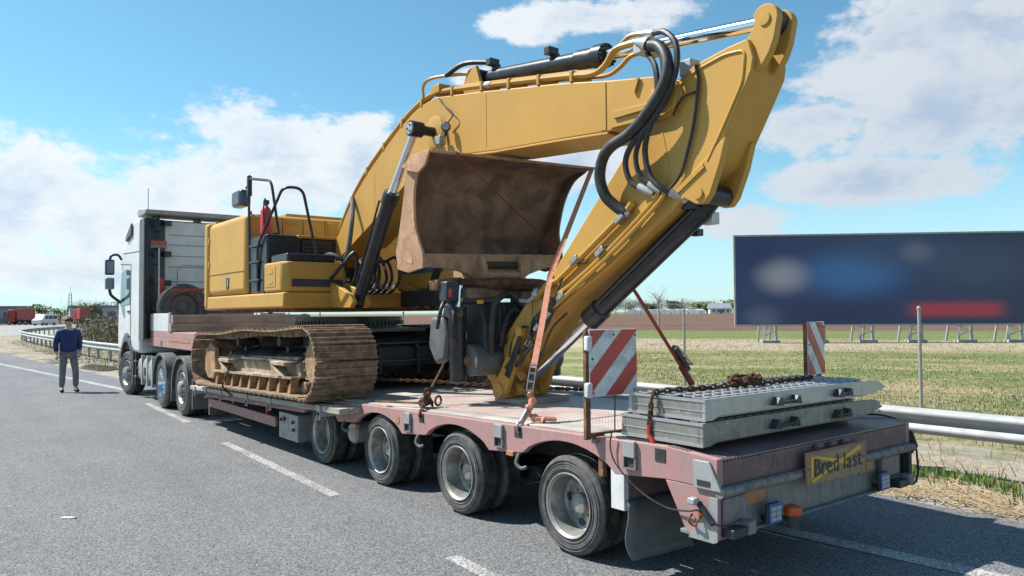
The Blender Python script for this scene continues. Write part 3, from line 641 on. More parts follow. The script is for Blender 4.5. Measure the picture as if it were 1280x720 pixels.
for i, b in enumerate([46.9, 47.6, 48.35, 49.1, 49.8, 50.4, 51.2]): greenhouse(b, 584, i, 7)
def house(b, d, wd, h, rise, label, wall, roof):
    mt_ = local(b, d, -8) @ Matrix.Scale(1.9, 4); t = thing('house', label, 'house', far(b, d)); wl = mbox('wall', wall, t, mt_, -wd/2, wd/2, 0, 7, -.2, h)
    me = G().prism([(-.5, h+.003), (3.5, h+rise), (7.5, h+.003)], 'x', -wd/2-.4, wd/2+.4).mesh('roof', roof); me.transform(mt_); rf = link('roof', me, t)
    mbox('chimney', 'roof_tile', rf, mt_, wd*.2, wd*.2+.6, 3.3, 3.9, h+rise*.5, h+rise+.9)
    for x in (-wd*.33, -wd*.1, wd*.15, wd*.36): wn = mbox('window', 'window_glass', wl, mt_, x-.45, x+.45, -.04, .1, h*.35, h*.78)
    mbox('door', 'roof_tile', wl, mt_, -.2, .7, -.05, .1, 0, h*.75)
house(53.2, 600, 8, 2.1, 2.2, 'white house with steep dark roof on the horizon', 'wall_light', 'roof_grey')
house(52.2, 660, 14, 2.4, 1.4, 'long grey roofed farm building on the horizon left of the white house', 'wall_blue', 'roof_grey')
mt_ = local(50.0, 760) @ Matrix.Scale(1.95, 4); t = thing('factory', 'dark roofed grey factory with a thin chimney on the horizon', 'factory', far(50., 760)); mbox('wall', 'wall_blue', t, mt_, -4, 4, 0, 9, -.2, 5)
me = G().prism([(-4.6, 5.003), (-4.6, 6.6), (1, 6.0), (4.4, 5.003)], 'y', -.4, 9.4).mesh('roof', 'under_dark'); me.transform(mt_); link('roof', me, t)
me = G().lathe([(-.2, .4), (7.6, .3), (7.6, .0)], (3.2, 3, 0), (0, 0, 1), 10).mesh('chimney', 'concrete'); me.transform(mt_); link('chimney', me, t)
for x in (-2.5, -.5, 1.5): mbox('window', 'window_glass', t, mt_, x-.5, x+.5, -.05, .1, 2.6, 3.8)
# lattice mast
p = far(7.45, 330); t = thing('lattice_mast', 'thin lattice radio mast on the left horizon', 'mast', p)
g = G()
for sx, sy in ((-1, -1), (1, -1), (1, 1), (-1, 1)): g.tube([p+V(sx*.8, sy*.8, 0), p+V(sx*.35, sy*.35, 10.5)], .07, 5)
g.build('legs', 'galv', t); g = G()
for k in range(8):
    z = 1.3*k; s0, s1 = .8-.045*k*.95, .8-.045*(k+1)*.95
    for i, ((ax_, ay_), (bx_, by_)) in enumerate(zip([(-1, -1), (1, -1), (1, 1), (-1, 1)], [(1, -1), (1, 1), (-1, 1), (-1, -1)])): g.tube([p+V(ax_*s0, ay_*s0, z), p+V(bx_*s1, by_*s1, z+1.3)], .045, 4)
g.build('bracing', 'galv', t); G().tube([p+V(0, 0, 10.4), p+V(0, 0, 13)], .05, 5).build('antenna', 'galv', t)
# ---- far vehicles
def far_wheel(t, mt_, x, y, r):
    me = G().lathe([(-.14, 0), (-.14, r*.9), (-.1, r), (.1, r), (.14, r*.9), (.14, 0)], (x, y, r), (0, 1, 0), 16).mesh('wheel', 'rubber'); me.transform(mt_); w_ = link('wheel', me, t)
    me = G().lathe([(-.15, 0), (-.15, r*.5), (-.13, r*.55)], (x, y, r), (0, 1, 0), 12).mesh('rim', 'rim'); me.transform(mt_); link('rim', me, w_)
def lorry(b, d, turn, label, ln):
    mt_ = local(b, d, turn); t = thing('lorry', label, 'lorry', far(b, d))
    me = G().prism([(-3.4, .6), (-3.4, 1.6), (-3.2, 2.7), (-2.7, 3.3), (-1.3, 3.3), (-1.3, .6)], 'y', -1.2, 1.2).mesh('cab', 'lorry_red'); me.transform(mt_); c_ = link('cab', me, t, .08)
    mbox('windscreen', 'glass_dark', c_, mt_, -3.46, -3.30, -1.05, 1.05, 1.7, 2.5); mbox('side_window', 'glass_dark', c_, mt_, -2.9, -2.2, -1.215, -1.19, 1.75, 2.5); mbox('bumper', 'grey_plastic', c_, mt_, -3.5, -3.2, -1.2, 1.2, .35, .75)
    mbox('trailer_box', 'lorry_curtain', t, mt_, -1.0, ln, -1.25, 1.25, 1.05, 3.6, .04); mbox('chassis', 'under_dark', t, mt_, -2.9, ln-.1, -1.0, 1.0, .6, 1.0)
    for x in (-2.6, ln-2.0, ln-.8): far_wheel(t, mt_, x, -1.05, .5); far_wheel(t, mt_, x, 1.05, .5)
lorry(4.95, 198, 28, 'red lorry with red curtain sided trailer at far left', 1.6)
lorry(8.25, 203, 66, 'red lorry cab half hidden behind the shrubs beyond the junction', .6)
mt_ = local(6.05, 176, -52); t = thing('van', 'white van driving on the far junction road', 'van', far(6.05, 176))
me = G().prism([(-2.4, .4), (-2.4, 1.1), (-1.7, 1.35), (-1.1, 2.2), (2.4, 2.25), (2.45, .4)], 'y', -.95, .95).mesh('body', 'white_paint'); me.transform(mt_); bd = link('body', me, t, .06)
for x0, x1 in ((-1.1, -.3), (-.15, .9), (1.05, 2.2)): mbox('side_window', 'glass_dark', bd, mt_, x0, x1, -.965, -.94, 1.3, 1.9)
mbox('rear_window', 'glass_dark', bd, mt_, 2.43, 2.47, -.8, -.05, 1.3, 1.95); mbox('rear_window', 'glass_dark', bd, mt_, 2.43, 2.47, .05, .8, 1.3, 1.95); mbox('bumper', 'grey_plastic', bd, mt_, 2.4, 2.55, -.9, .9, .4, .6)
for x in (-1.6, 1.5): far_wheel(t, mt_, x, -.82, .33); far_wheel(t, mt_, x, .82, .33)
# litter on the asphalt
q = V(-4.55, 6.35, 0)
g = G(); g.poly([(-2.90, 5.14, .005), (-2.80, 5.04, .005), (-2.77, 5.06, .012), (-2.81, 5.11, .009), (-2.87, 5.16, .006)], [(0, 1, 2, 3, 4)])
o = g.build('paper_scrap', 'stripe_white'); md = o.modifiers.new('thick', 'SOLIDIFY'); md.thickness = .002
tag(o, 'small white scrap of paper lying on the asphalt', 'litter')

# ================================================================== LOW-LOADER TRAILER
def zd(y): return .97-.028*(y-.4)                        # deck height
AXY = [1.415+1.5305*i for i in range(4)]
tr = thing('lowbed_trailer', 'faded red four axle low loader trailer carrying the yellow excavator', 'trailer', (1.275, 5, 0))
def sidebeam(x0, x1, name, inner=False):
    top = [(10.9, zd(10.9)), (.40, zd(.4)-.002), (.0, .94)]
    low = [(.0, .75), (.42, .75)]
    for y in AXY:
        zl, zt = zd(y)-.235, zd(y)-.075
        low += [(y-.53+1.06*k/14, zl+(zt-zl)*math.sin(math.pi*k/14)**.7) for k in range(15)]
    low += [(10.9, zd(10.9)-.25)]
    return G().prism(top+low, 'x', x0, x1).build(name, 'trailer_red', tr, .006)
sbL = sidebeam(.0, .06, 'side_beam'); sidebeam(2.49, 2.55, 'side_beam')
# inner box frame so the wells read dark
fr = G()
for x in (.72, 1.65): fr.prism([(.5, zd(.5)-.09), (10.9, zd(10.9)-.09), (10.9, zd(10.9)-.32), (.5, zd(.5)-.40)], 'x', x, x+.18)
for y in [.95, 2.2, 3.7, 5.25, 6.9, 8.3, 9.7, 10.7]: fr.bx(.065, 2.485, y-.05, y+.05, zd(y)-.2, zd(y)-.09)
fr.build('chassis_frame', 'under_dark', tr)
# deck planks (edges) and tread plates (middle)
def strip_piece(name, mat, x0, x1, y0, y1, dz=0., th=.045, bev=.004):
    g = G(); z0, z1 = zd(y0)+dz, zd(y1)+dz
    g.prism([(y0, z0-th), (y0, z0), (y1, z1), (y1, z1-th)], 'x', x0, x1)
    return g.build(name, mat, tr, bev, seg=1)
for x0, x1 in [(.082, .212), (.220, .355), (2.195, 2.335), (2.342, 2.485)]:
    y = .42+random.uniform(0, .2)
    while y < 10.8:
        y1 = min(10.85, y+random.uniform(2.1, 3.2)); strip_piece('plank', 'deck_wood', x0+random.uniform(0, .004), x1, y, y1-.008, random.uniform(-.004, .004)+.006); y = y1
for x in [.362+.2617*k for k in range(7)]:              # plank field under the tracks
    for y0, y1 in ((5.3, 8.0), (8.0, 10.85)): strip_piece('plank', 'deck_wood', x, x+.255, y0+.004, y1-.004, random.uniform(-.003, .003)+.004)
for k in range(4):
    for x0, x1 in ((.362, 1.27), (1.276, 2.188)): strip_piece('tread_panel', 'tread_deck', x0, x1, .42+1.21*k, .42+1.21*(k+1)-.008, .0, .012, .002)
# beavertail tread and rear
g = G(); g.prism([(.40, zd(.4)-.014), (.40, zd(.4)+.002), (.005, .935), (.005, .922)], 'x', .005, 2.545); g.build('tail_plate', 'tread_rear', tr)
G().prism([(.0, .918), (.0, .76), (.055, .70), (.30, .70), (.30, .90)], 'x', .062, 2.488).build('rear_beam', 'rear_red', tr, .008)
G().tube([(-.01, -.018, .735), (2.56, -.018, .735)], .034, 14).build('rear_tube', 'tube_dirty', tr)
G().bx(.02, 2.53, .05, .085, .45, .698).build('rear_panel', 'panel_dirty', tr, .004)
G().prism([(.02, .43), (-.0, .445), (.012, .455), (.30, .455), (.30, .43)], 'x', .0, 2.55).build('rear_lip', 'panel_dirty', tr, .003)
for x0, x1 in ((.0, .03), (2.52, 2.55)):
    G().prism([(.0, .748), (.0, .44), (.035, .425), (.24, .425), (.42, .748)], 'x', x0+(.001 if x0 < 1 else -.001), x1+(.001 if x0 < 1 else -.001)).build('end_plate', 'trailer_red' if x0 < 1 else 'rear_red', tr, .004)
G().prism([(-.004, .70), (.0, .43), (.03, .415), (.23, .415), (.06, .64), (.06, .70)], 'x', -.007, -.001).build('rear_corner_plate', 'grey_paint', tr, .002)
# big cover plate on the left rear corner
cp = G().prism([(.17, .92), (.05, .92), (-.045, .745), (.17, .745)], 'x', -.022, -.003).build('corner_cover', 'grey_paint', tr, .004); G().bx(-.026, -.0215, .04, .14, .765, .80).build('slot', 'under_dark', cp)
# tie pockets and lashing slots along the left beam
for y, z in [(3.8, .76), (2.25, .815), (.725, .87)]:
    pk = G().bx(-.03, -.002, y-.055, y+.055, z-.02, z+.095).build('stake_pocket', 'grey_paint', tr, .006)
    G().bx(-.026, -.002, y-.06, y-.048, z-.1, z-.021).bx(-.026, -.002, y+.048, y+.06, z-.1, z-.021).bx(-.026, -.002, y-.047, y+.047, z-.1, z-.09).build('pocket_frame', 'steel', pk)
    G().bx(-.006, -.002, y-.046, y+.046, z-.088, z-.023).build('pocket_recess', 'under_dark', pk)
for y, z in [(3.55, .835), (2.0, .88), (.46, .91)]: G().bx(-.005, -.001, y-.045, y+.045, z-.05, z+.035).build('lashing_slot', 'under_dark', tr)
pl_ = G().bx(-.006, -.001, 4.0, 4.07, .72, .79).build('reflector_plate', 'amber', tr)
for y, z in [(5.3, .58), (3.62, .62), (2.0, .66)]: G().tube(spl([(.05, y+.02, z+.05), (.0, y, z+.02), (-.03, y-.01, z-.04), (-.02, y-.06, z-.075), (.0, y-.11, z-.06)], 4), .016, 8).build('tie_hook', 'grey_plastic', tr)
for y, z in ((5.05, .585), (2.12, .69)): G().bx(-.004, .05, y-.05, y+.05, z-.03, z+.012).build('side_marker', 'amber', tr, .004)
# wheels: dual 17.5 inch
def tyre_mesh(Rr, wd, rb, n=56):
    s = wd/.215
    pr = [(.018*s, rb), (.006*s, rb+.02), (.0, rb+(Rr-rb)*.42), (.005*s, rb+(Rr-rb)*.68), (.016*s, Rr-.022), (.03*s, Rr-.004), (.036*s, Rr)]
    for k in range(4):
        a = .036*s+(wd-.072*s)*(k+.8)/4.6
        pr += [(a-.006*s, Rr), (a-.005*s, Rr-.011), (a+.005*s, Rr-.011), (a+.006*s, Rr)]
    pr += [(wd-.036*s, Rr), (wd-.03*s, Rr-.004), (wd-.016*s, Rr-.022), (wd, rb+(Rr-rb)*.42), (wd-.018*s, rb)]
    g = G().lathe(pr, n=n)
    for q in (.25, .55, .72):                            # moulded rings on the side wall
        r = rb+(Rr-rb)*q; g.lathe([(.004, r-.004), (-.003, r-.002), (-.003, r+.002), (.004, r+.004)], n=n)
    b = g.b
    me = g.mesh('tyre', ['rubber', 'tyre_wall'], .7)
    for f in me.polygons:
        c = f.center
        if math.hypot(c.y, c.z) < Rr-.012 and c.x < wd*.5: f.material_index = 1
    return me
TY = tyre_mesh(.38, .215, .246)
RIMD = G().lathe([(.02, .246), (.004, .250), (.0, .247), (.002, .238), (.03, .226), (.07, .221), (.11, .214), (.155, .207), (.168, .19), (.172, .165), (.160, .12), (.158, .10), (.165, .0)], n=56).mesh('rim', 'rim', .5)
LIP = G().lathe([(.001, .2505), (-.004, .249), (-.004, .243), (.006, .236), (.02, .2295)], n=56).mesh('rim_flange', 'rim_lip')
HOLE = G().lathe([(0, 0), (0, .034), (.02, .034)], (0, 0, 0), (1, 0, 0), 16).mesh('hand_hole', 'under_dark')  # solid near-black disc whose colour stands in for a hole's shade
HUB = G().lathe([(.165, .082), (.112, .078), (.104, .07), (.10, .04), (.10, 0)], n=32)
for k in range(10):
    a = 2*math.pi*k/10; HUB.lathe([(.165, .012), (.140, .012), (.138, .008), (.138, 0)], V(0, .108*math.cos(a), .108*math.sin(a)), (1, 0, 0), 6)
HUB = HUB.mesh('hub', 'rim')
def dual(parent, x, y, z, flip=False, kids=True, tyre=TY, wd=.215, gap=.055):
    s = -1 if flip else 1; rz = math.pi if flip else 0; ang = random.uniform(0, 6.28)
    o = place('wheel', RIMD, parent, (x, y, z), (ang if not flip else ang, 0, rz)); link('tyre', tyre, o)
    if kids: link('rim_flange', LIP, o); link('hub', HUB, o); [setattr(link('hand_hole', HOLE, o), 'location', (.160, .155*math.cos(q), .155*math.sin(q))) for q in (.4, 1.97, 3.54, 5.11)]
    o2 = place('wheel', RIMD, parent, (x+s*(wd+gap), y, z), (ang, 0, rz)); link('tyre', tyre, o2)
for y in AXY:
    dual(tr, .02, y, .378); dual(tr, 2.53, y, .378, True, False)
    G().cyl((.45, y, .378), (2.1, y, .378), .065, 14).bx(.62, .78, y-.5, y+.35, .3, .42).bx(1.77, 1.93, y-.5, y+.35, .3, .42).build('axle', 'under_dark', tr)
    G().lathe([(0, 0), (0, .09), (.04, .105), (.12, .105), (.16, .09), (.16, 0)], (.57, y+.5, .36), (0, 1, 0), 18).build('brake_chamber', 'under_dark', tr)
G().lathe([(0, 0), (0, .10), (.03, .125), (.6, .125), (.63, .10), (.63, 0)], (.06, 5.24, .47), (1, 0, 0), 24).build('air_tank', 'grey_paint', tr)
# mud flap behind the rear wheels, curling at its edge
g = G(); cols = []
for i in range(9):
    x = .0+.62*i/8; col = []
    for j in range(9):
        z = .13+.40*j/8; col.append(g.b.verts.new((x-.018*math.sin(j*.55)*(1-i/8), .79-.10*(1-j/8)**2*(.6+.4*i/8)+.02*math.sin(j*.8), z)))
    cols.append(col)
for A_, B_ in zip(cols, cols[1:]):
    for j in range(8): g.b.faces.new((A_[j], B_[j], B_[j+1], A_[j+1]))
o = g.build('mud_flap', 'grey_plastic', tr); md = o.modifiers.new('thick', 'SOLIDIFY'); md.thickness = .008
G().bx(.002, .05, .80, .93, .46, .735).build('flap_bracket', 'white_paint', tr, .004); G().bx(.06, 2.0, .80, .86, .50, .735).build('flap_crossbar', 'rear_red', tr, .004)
# rear lamps
def rlamp(name, mat, x0, x1, z0, z1, y=.0, d=.05, bev=.012): return G().bx(x0, x1, y, y+d, z0, z1).build(name, mat, tr, bev, seg=3)
rlamp('tail_lamp', 'dusty_lens', .055, .30, .52, .69, -.004, .054); rlamp('tail_lamp', 'dusty_lens', 2.08, 2.36, .54, .695, -.004, .054)
rlamp('rear_reflector', 'amber', .33, .56, .595, .69, .036, .013, .004); rlamp('rear_reflector', 'amber', 1.80, 2.02, .60, .695, .036, .013, .004)
for x in (.54, 2.02):
    wl = rlamp('work_lamp', 'dark', x-.075, x+.075, .462, .60, -.047, .037, .02); G().bx(x-.072, x+.072, -.054, -.0475, .465, .597).build('lamp_ring', 'blue_plastic', wl, .015)
    for i in range(2):
        for j in range(3): G().bx(x-.058+.06*i, x-.004+.06*i, -.0585, -.0545, .483+.033*j, .511+.033*j).build('lens', 'lens', wl)
    G().bx(x-.02, x+.02, -.016, .05, .47, .50).build('bracket', 'dark', wl)
bc = G().lathe([(.0, .035), (.05, .035), (.055, .05), (.10, .05), (.102, .0)], (.74, -.05, .40), (0, 0, 1), 20).bx(.72, .76, -.045, .05, .43, .46).build('beacon', 'dark', tr)
G().lathe([(-.012, .03), (-.01, .055), (.012, .062), (.04, .056), (.055, .034), (.06, 0)], (.74, -.05, .50), (0, 0, 1), 24).build('beacon_dome', 'orange_lens', bc)
for x in (.13, 2.27): bl = G().bx(x-.09, x+.05, -.09, .0, .455, .515).build('bracket_lamp', 'dark', tr, .008); G().bx(x+.052, x+.13, -.10, -.02, .46, .545).build('lamp_glass', 'dusty_lens', bl, .01)
# position lamp on an arm at the left corner, its cable
la = G().obox((-.03, .13, .66), (-.045, -.0, .545), .035, .03).build('lamp_arm', 'black_paint', tr, .006); G().bx(-.085, -.03, .115, .175, .645, .69).build('lamp', 'lens', la, .01)
G().bx(-.014, -.004, .06, .15, .565, .60).build('side_marker', 'orange_lens', tr, .006)
G().tube(spl([(-.012, .19, .57), (-.04, .2, .53), (-.02, .17, .50), (-.045, .13, .53), (-.02, .12, .57)], 5), .008, 6).build('coupling_hose', 'rust', tr)
G().tube(spl([(-.03, .885, 1.0), (-.03, .90, .90), (-.02, .85, .78), (-.012, .65, .64), (-.012, .42, .57), (-.03, .22, .585), (-.04, .12, .61), (-.05, .05, .58), (-.04, -.03, .55), (.1, -.05, .50)], 6), .006, 6).build('lamp_cable', 'hose', tr)
G().tube(spl([(2.05, .42, 1.0), (2.3, .35, .985), (2.53, .2, .97), (2.575, .05, .9), (2.58, -.03, .74), (2.59, -.04, .62), (2.64, -.02, .5), (2.6, .0, .42), (2.5, .03, .44)], 6), .009, 6).build('rear_cable', 'hose', tr)
cl_ = G().prism([(.12, .90), (-.02, .86), (-.06, .74), (.0, .66), (.12, .66)], 'x', 2.553, 2.575).build('corner_cover', 'dark', tr, .004)
G().obox((2.5, .0, .7), (2.5, .0, .45), .05, .05, (1, 0, 0)).build('corner_post', 'under_dark', tr)
# yellow sign: dusty board, red border, two bright diagonals, black lettering
sg = G().bx(.88, 1.71, -.066, -.06, .655, .885).build('load_sign', 'sign_yellow', tr, .002)
g = G()
for a in [(.88, 1.71, .865, .885), (.88, .9, .655, .8645), (1.69, 1.71, .655, .8645)]: g.bx(a[0], a[1], -.068, -.0665, a[2], a[3])
g.build('border', 'faded_red', sg)
for pts in ([(.95, .84), (1.05, .84), (1.30, .775), (1.62, .715), (1.62, .735), (1.30, .800), (.95, .86)], [(.95, .67), (1.0, .675), (1.30, .765), (1.62, .835), (1.62, .865), (1.28, .79), (.95, .69)]):
    pass
g = G()
g.poly([(.945, -.0685, .845), (1.02, -.0685, .848), (1.35, -.0685, .79), (1.63, -.0685, .70), (1.63, -.0685, .722), (1.35, -.0685, .765)], [(0, 1, 2, 3), (0, 2, 5)][:1])
g.poly([(.955, -.0690, .668), (1.63, -.0690, .835), (1.61, -.0690, .868), (.955, -.0690, .69)], [(0, 1, 2, 3)])
g.poly([(.945, -.0686, .70), (.972, -.0686, .70), (.985, -.0686, .845), (.945, -.0686, .845)], [(0, 1, 2, 3)])
g.build('diagonal_bands', 'sign_bright', sg)
xc = .985
for ch_c, adv in zip('Bred last', (.092, .066, .086, .098, .042, .046, .086, .078, .06)):
    if ch_c != ' ':
        me = text_mesh(ch_c, .168, 'sign_black', Matrix.Translation((xc+adv*.46, -.071, .762)) @ Matrix.Rotation(R(90), 4, 'X'), .0008, .98); ys_ = [v.co.z for v in me.vertices]
        dz_ = .712-min(ys_)
        for v in me.vertices: v.co.z += dz_
        link('letter', me, sg)
    xc += adv
for k, (tx, x_) in enumerate((('7', .60), ('0', .665), ('9', .76))):
    me = text_mesh(tx, .10 if k < 2 else .07, 'stencil', Matrix.Translation((x_, -.0035, .845)) @ Matrix.Rotation(R(90), 4, 'X'), .0008); link('stencil_mark', me, tr)
for x in (.915, 1.665): G().lathe([(0, .008), (-.004, .006), (-.005, 0)], (x, -.0665, .77), (0, 1, 0), 8).build('rivet', 'dark', sg)
for x in (1.12, 1.3, 1.48): G().cyl((x-.04, -.03, .90), (x+.04, -.03, .905), .016, 8).build('hinge', 'rear_red', tr)
# widening boards on outriggers along the left side, under the track
for y0, y1, dz in ((4.86, 7.9, 0.), (7.92, 10.85, .002)):
    for x0, x1 in ((-.27, -.14), (-.133, -.003)):
        g = G(); g.prism([(y0, zd(y0)-.10+dz), (y0, zd(y0)-.035+dz), (y1, zd(y1)-.035+dz), (y1, zd(y1)-.10+dz)], 'x', x0, x1); g.build('widening_plank', 'timber_y', tr, .006, seg=1)
for y in (5.38, 6.98, 7.9, 9.12, 9.89, 10.54):
    z = zd(y)-.035; br = G().bx(-.29, -.272, y-.035, y+.035, z-.16, z+.005).bx(-.29, .0, y-.03, y+.03, z-.125, z-.07).build('outrigger', 'galv', tr, .004); G().bx(-.293, -.2895, y-.022, y+.022, z-.15, z-.10).build('slot', 'under_dark', br)
# side guard, hose spool, control box
sgd = G().prism([(10.7, .27), (10.7, .41), (7.6, .41), (7.6, .27)], 'x', .02, .06).build('side_guard', 'trailer_red', tr, .006)
for y in (9.6, 8.05): G().bx(.062, .10, y-.03, y+.03, .27, zd(y)-.1).build('guard_post', 'bright_red', sgd, .004)
G().bx(.015, .019, 10.55, 10.66, .30, .34).build('side_marker', 'orange_lens', sgd)
g = G()
pts = [(.3+.10*math.cos(t), 9.3-.045*t/2, .47+.10*math.sin(t)) for t in [k*.4 for k in range(130)]]; g.tube(pts, .016, 6); g.build('coiled_hose', 'hose', tr)
cb = G().bx(.05, .32, 6.84, 7.52, .14, .5).build('control_box', 'grey_paint', tr, .01)
for y, z in ((7.4, .4), (7.28, .42), (6.98, .40), (6.96, .3)): G().lathe([(0, .0), (0, .022), (-.03, .022), (-.03, 0)], (.049, y, z), (1, 0, 0), 10).build('control_knob', 'dark', cb)
G().bx(.046, .0495, 7.30, 7.36, .36, .46).build('red_valve', 'bright_red', cb)
G().bx(.02, .55, 10.72, 10.78, .12, .66).build('mud_flap', 'grey_plastic', tr, .004)
# gooseneck over the drive axles
gn = G().prism([(10.85, zd(10.9)-.02), (10.85, .45), (11.05, .45), (11.35, 1.22), (15.3, 1.22), (15.3, 1.5), (11.0, 1.52)], 'x', .65, 1.9).build('gooseneck', 'rear_red', tr, .01)
G().bx(.0, 2.55, 11.6, 15.28, 1.40, 1.52).build('gooseneck_platform', 'trailer_red', tr, .008)
for x0, x1 in ((.0, .04), (2.51, 2.55)):
    G().bx(x0-.002, x1+.002, 11.4, 15.3, 1.20, 1.398).build('gooseneck_side', 'trailer_red', tr, .006)
    G().bx(x0-.004, x1+.004, 13.5, 15.29, 1.523, 1.90).build('side_board', 'white_paint', tr, .008)
    G().bx(x0-.008, x1+.008, 11.9, 13.42, 1.33, 1.385).build('marking_tape', 'amber', tr)
G().bx(.0, 2.55, 15.2, 15.26, 1.905, 1.96).build('headboard_rail', 'bright_red', tr, .006)
for x in (.06, 2.45): G().bx(x, x+.09, 14.52, 14.60, 1.523, 2.66).build('headboard_post', 'bright_red', tr, .006)
G().bx(-.012, -.004, 14.0, 14.12, 1.235, 1.33).build('lashing_plate', 'rear_red', tr); G().bx(.0, .05, 13.42, 13.5, 1.523, 1.92).build('corner_post', 'grey_paint', tr, .004)
G().bx(2.75, 2.86, 13.28, 13.36, 1.45, 1.88).build('corner_post', 'grey_paint', tr, .004)
# timber stack across the gooseneck
for i, (z0, z1, x1) in enumerate([(1.525, 1.69, 2.62), (1.695, 1.862, 2.9)]):
    o = G().bx(-.02+.03*i, x1, 13.2, 13.4, z0, z1).build('timber_beam', 'timber', None, .012)
    tag(o, ['lower weathered timber beam laid across the trailer gooseneck', 'upper weathered timber beam laid across the trailer gooseneck'][i], 'timber', 'timber beams on the gooseneck')
# spare wheel standing on the gooseneck
TYB = tyre_mesh(.51, .30, .292)
sw = thing('spare_wheel', 'black spare wheel strapped upright on the trailer gooseneck behind the cab', 'wheel', (.5, 14.3, 1.53))
o = place('tyre', TYB, sw, (.5, 14.25, 2.035), (0, 0, R(90)))
rm = G().lathe([(.06, .292), (.03, .285), (.12, .26), (.16, .15), (.12, .1), (.11, 0)], n=40).mesh('rim', 'grey_plastic'); place('rim', rm, sw, (.5, 14.25, 2.035), (0, 0, R(90)))
tag(G().obox((.07, 14.5, 2.02), (.25, 14.18, 2.40), .05, .006).obox((.25, 14.18, 2.40), (1.3, 14.18, 2.42), .006, .06).build('lashing_belt', 'strap_red'), 'red lashing belt holding the spare wheel', 'strap')
tag(G().tube(spl([(.0, 14.9, 2.0), (.3, 14.7, 1.98), (.9, 14.5, 2.02), (1.6, 14.45, 1.96), (2.4, 14.4, 1.95)], 5), .02, 7).build('air_hose', 'hose'), 'dark air hose lying across the gooseneck headboard', 'hose')
# ---- warning boards
def clip(pl, x0, x1, z0, z1):
    for ax_, lim, sg_ in ((0, x0, 1), (0, x1, -1), (1, z0, 1), (1, z1, -1)):
        out = []
        for i, p in enumerate(pl):
            q = pl[(i+1) % len(pl)]; a, b = (p[ax_]-lim)*sg_, (q[ax_]-lim)*sg_
            if a >= 0: out.append(p)
            if a*b < 0: t_ = a/(a-b); out.append((p[0]+(q[0]-p[0])*t_, p[1]+(q[1]-p[1])*t_))
        pl = out
        if not pl: return []
    return pl
def board(label, x0, x1, z0, z1, y, slope, rotz, off):
    c = V((x0+x1)/2, y, 0); t = thing('warning_board', label, 'warning board', (c.x, y, z0), 'red and white width marker boards')
    mt_ = Matrix.Translation(c) @ Matrix.Rotation(rotz, 4, 'Z') @ Matrix.Translation(-c)
    def add(gg, n, mat, par, bev=0.): me = gg.mesh(n, mat); me.transform(mt_); return link(n, me, par, bev)
    add(G().bx(x0, x1, y, y+.012, z0, z1), 'board', 'stripe_white', t, .006)
    pw_ = .160
    for k in range(-6, 6, 2):
        b0 = off+k*pw_; q = [(x0-1, b0-slope), (x0-1, b0-slope+pw_), (x1+1, b0+slope*((x1-x0)+1)+pw_), (x1+1, b0+slope*((x1-x0)+1))]
        q = [(x, z+z0) for x, z in [(q[0][0], b0+slope*-1), (q[1][0], b0+slope*-1+pw_), (q[2][0], b0+slope*(x1-x0+1)+pw_), (q[3][0], b0+slope*(x1-x0+1))]]
        q = clip(q, x0+.004, x1-.004, z0+.004, z1-.004)
        if len(q) > 2: add(G().prism(q, 'y', y-.0025, y-.0005), 'stripe', 'stripe_red', t)
    for bx_, bz in ((x0+.03, z0+.03), (x1-.03, z0+.03), (x0+.24, z1-.04), (x1-.02, z1-.05), (x0+.03, z0+.28)): add(G().lathe([(-.003, .009), (-.008, .006), (-.009, 0)], (bx_, y, bz), (0, 1, 0), 8), 'screw', 'dark', t)
    return t, add
t, add = board('red and white striped warning board on the left rear edge of the trailer', -.065, .42, 1.24, 1.735, 1.06, .97, R(-2), .013)
for z in (1.30, 1.64): lm = add(G().bx(-.115, -.067, 1.02, 1.07, z-.06, z+.05), 'marker_lamp', 'stripe_white', t, .012); add(G().bx(-.10, -.066, 1.0705, 1.09, z-.07, z+.06), 'lamp_housing', 'dark', lm, .006)
add(G().bx(-.085, -.04, 1.078, 1.11, .93, 1.73), 'mast', 'rust', t, .003); add(G().bx(-.039, .36, 1.078, 1.11, .935, .975), 'foot_bar', 'rust', t, .003)
add(G().bx(-.04, .2, 1.03, 1.077, .905, .934), 'clamp', 'sign_yellow', t, .003); add(G().bx(.02, .06, 1.02, 1.07, .66, .904), 'strut', 'rust', t, .003)
add(G().tube([(.18, 1.055, 1.24), (.18, 1.06, .98)], .006, 6), 'cable', 'hose', t)
t, add = board('narrow red and white striped warning board at the far right rear edge', 2.44, 2.82, 1.27, 1.76, .86, -1.1, R(8), .36)
add(G().bx(2.432, 2.447, .865, .90, 1.25, 1.765), 'mast', 'rust', t, .003); add(G().bx(2.72, 2.78, .875, .905, .9, 1.3), 'mast', 'rust', t, .003)
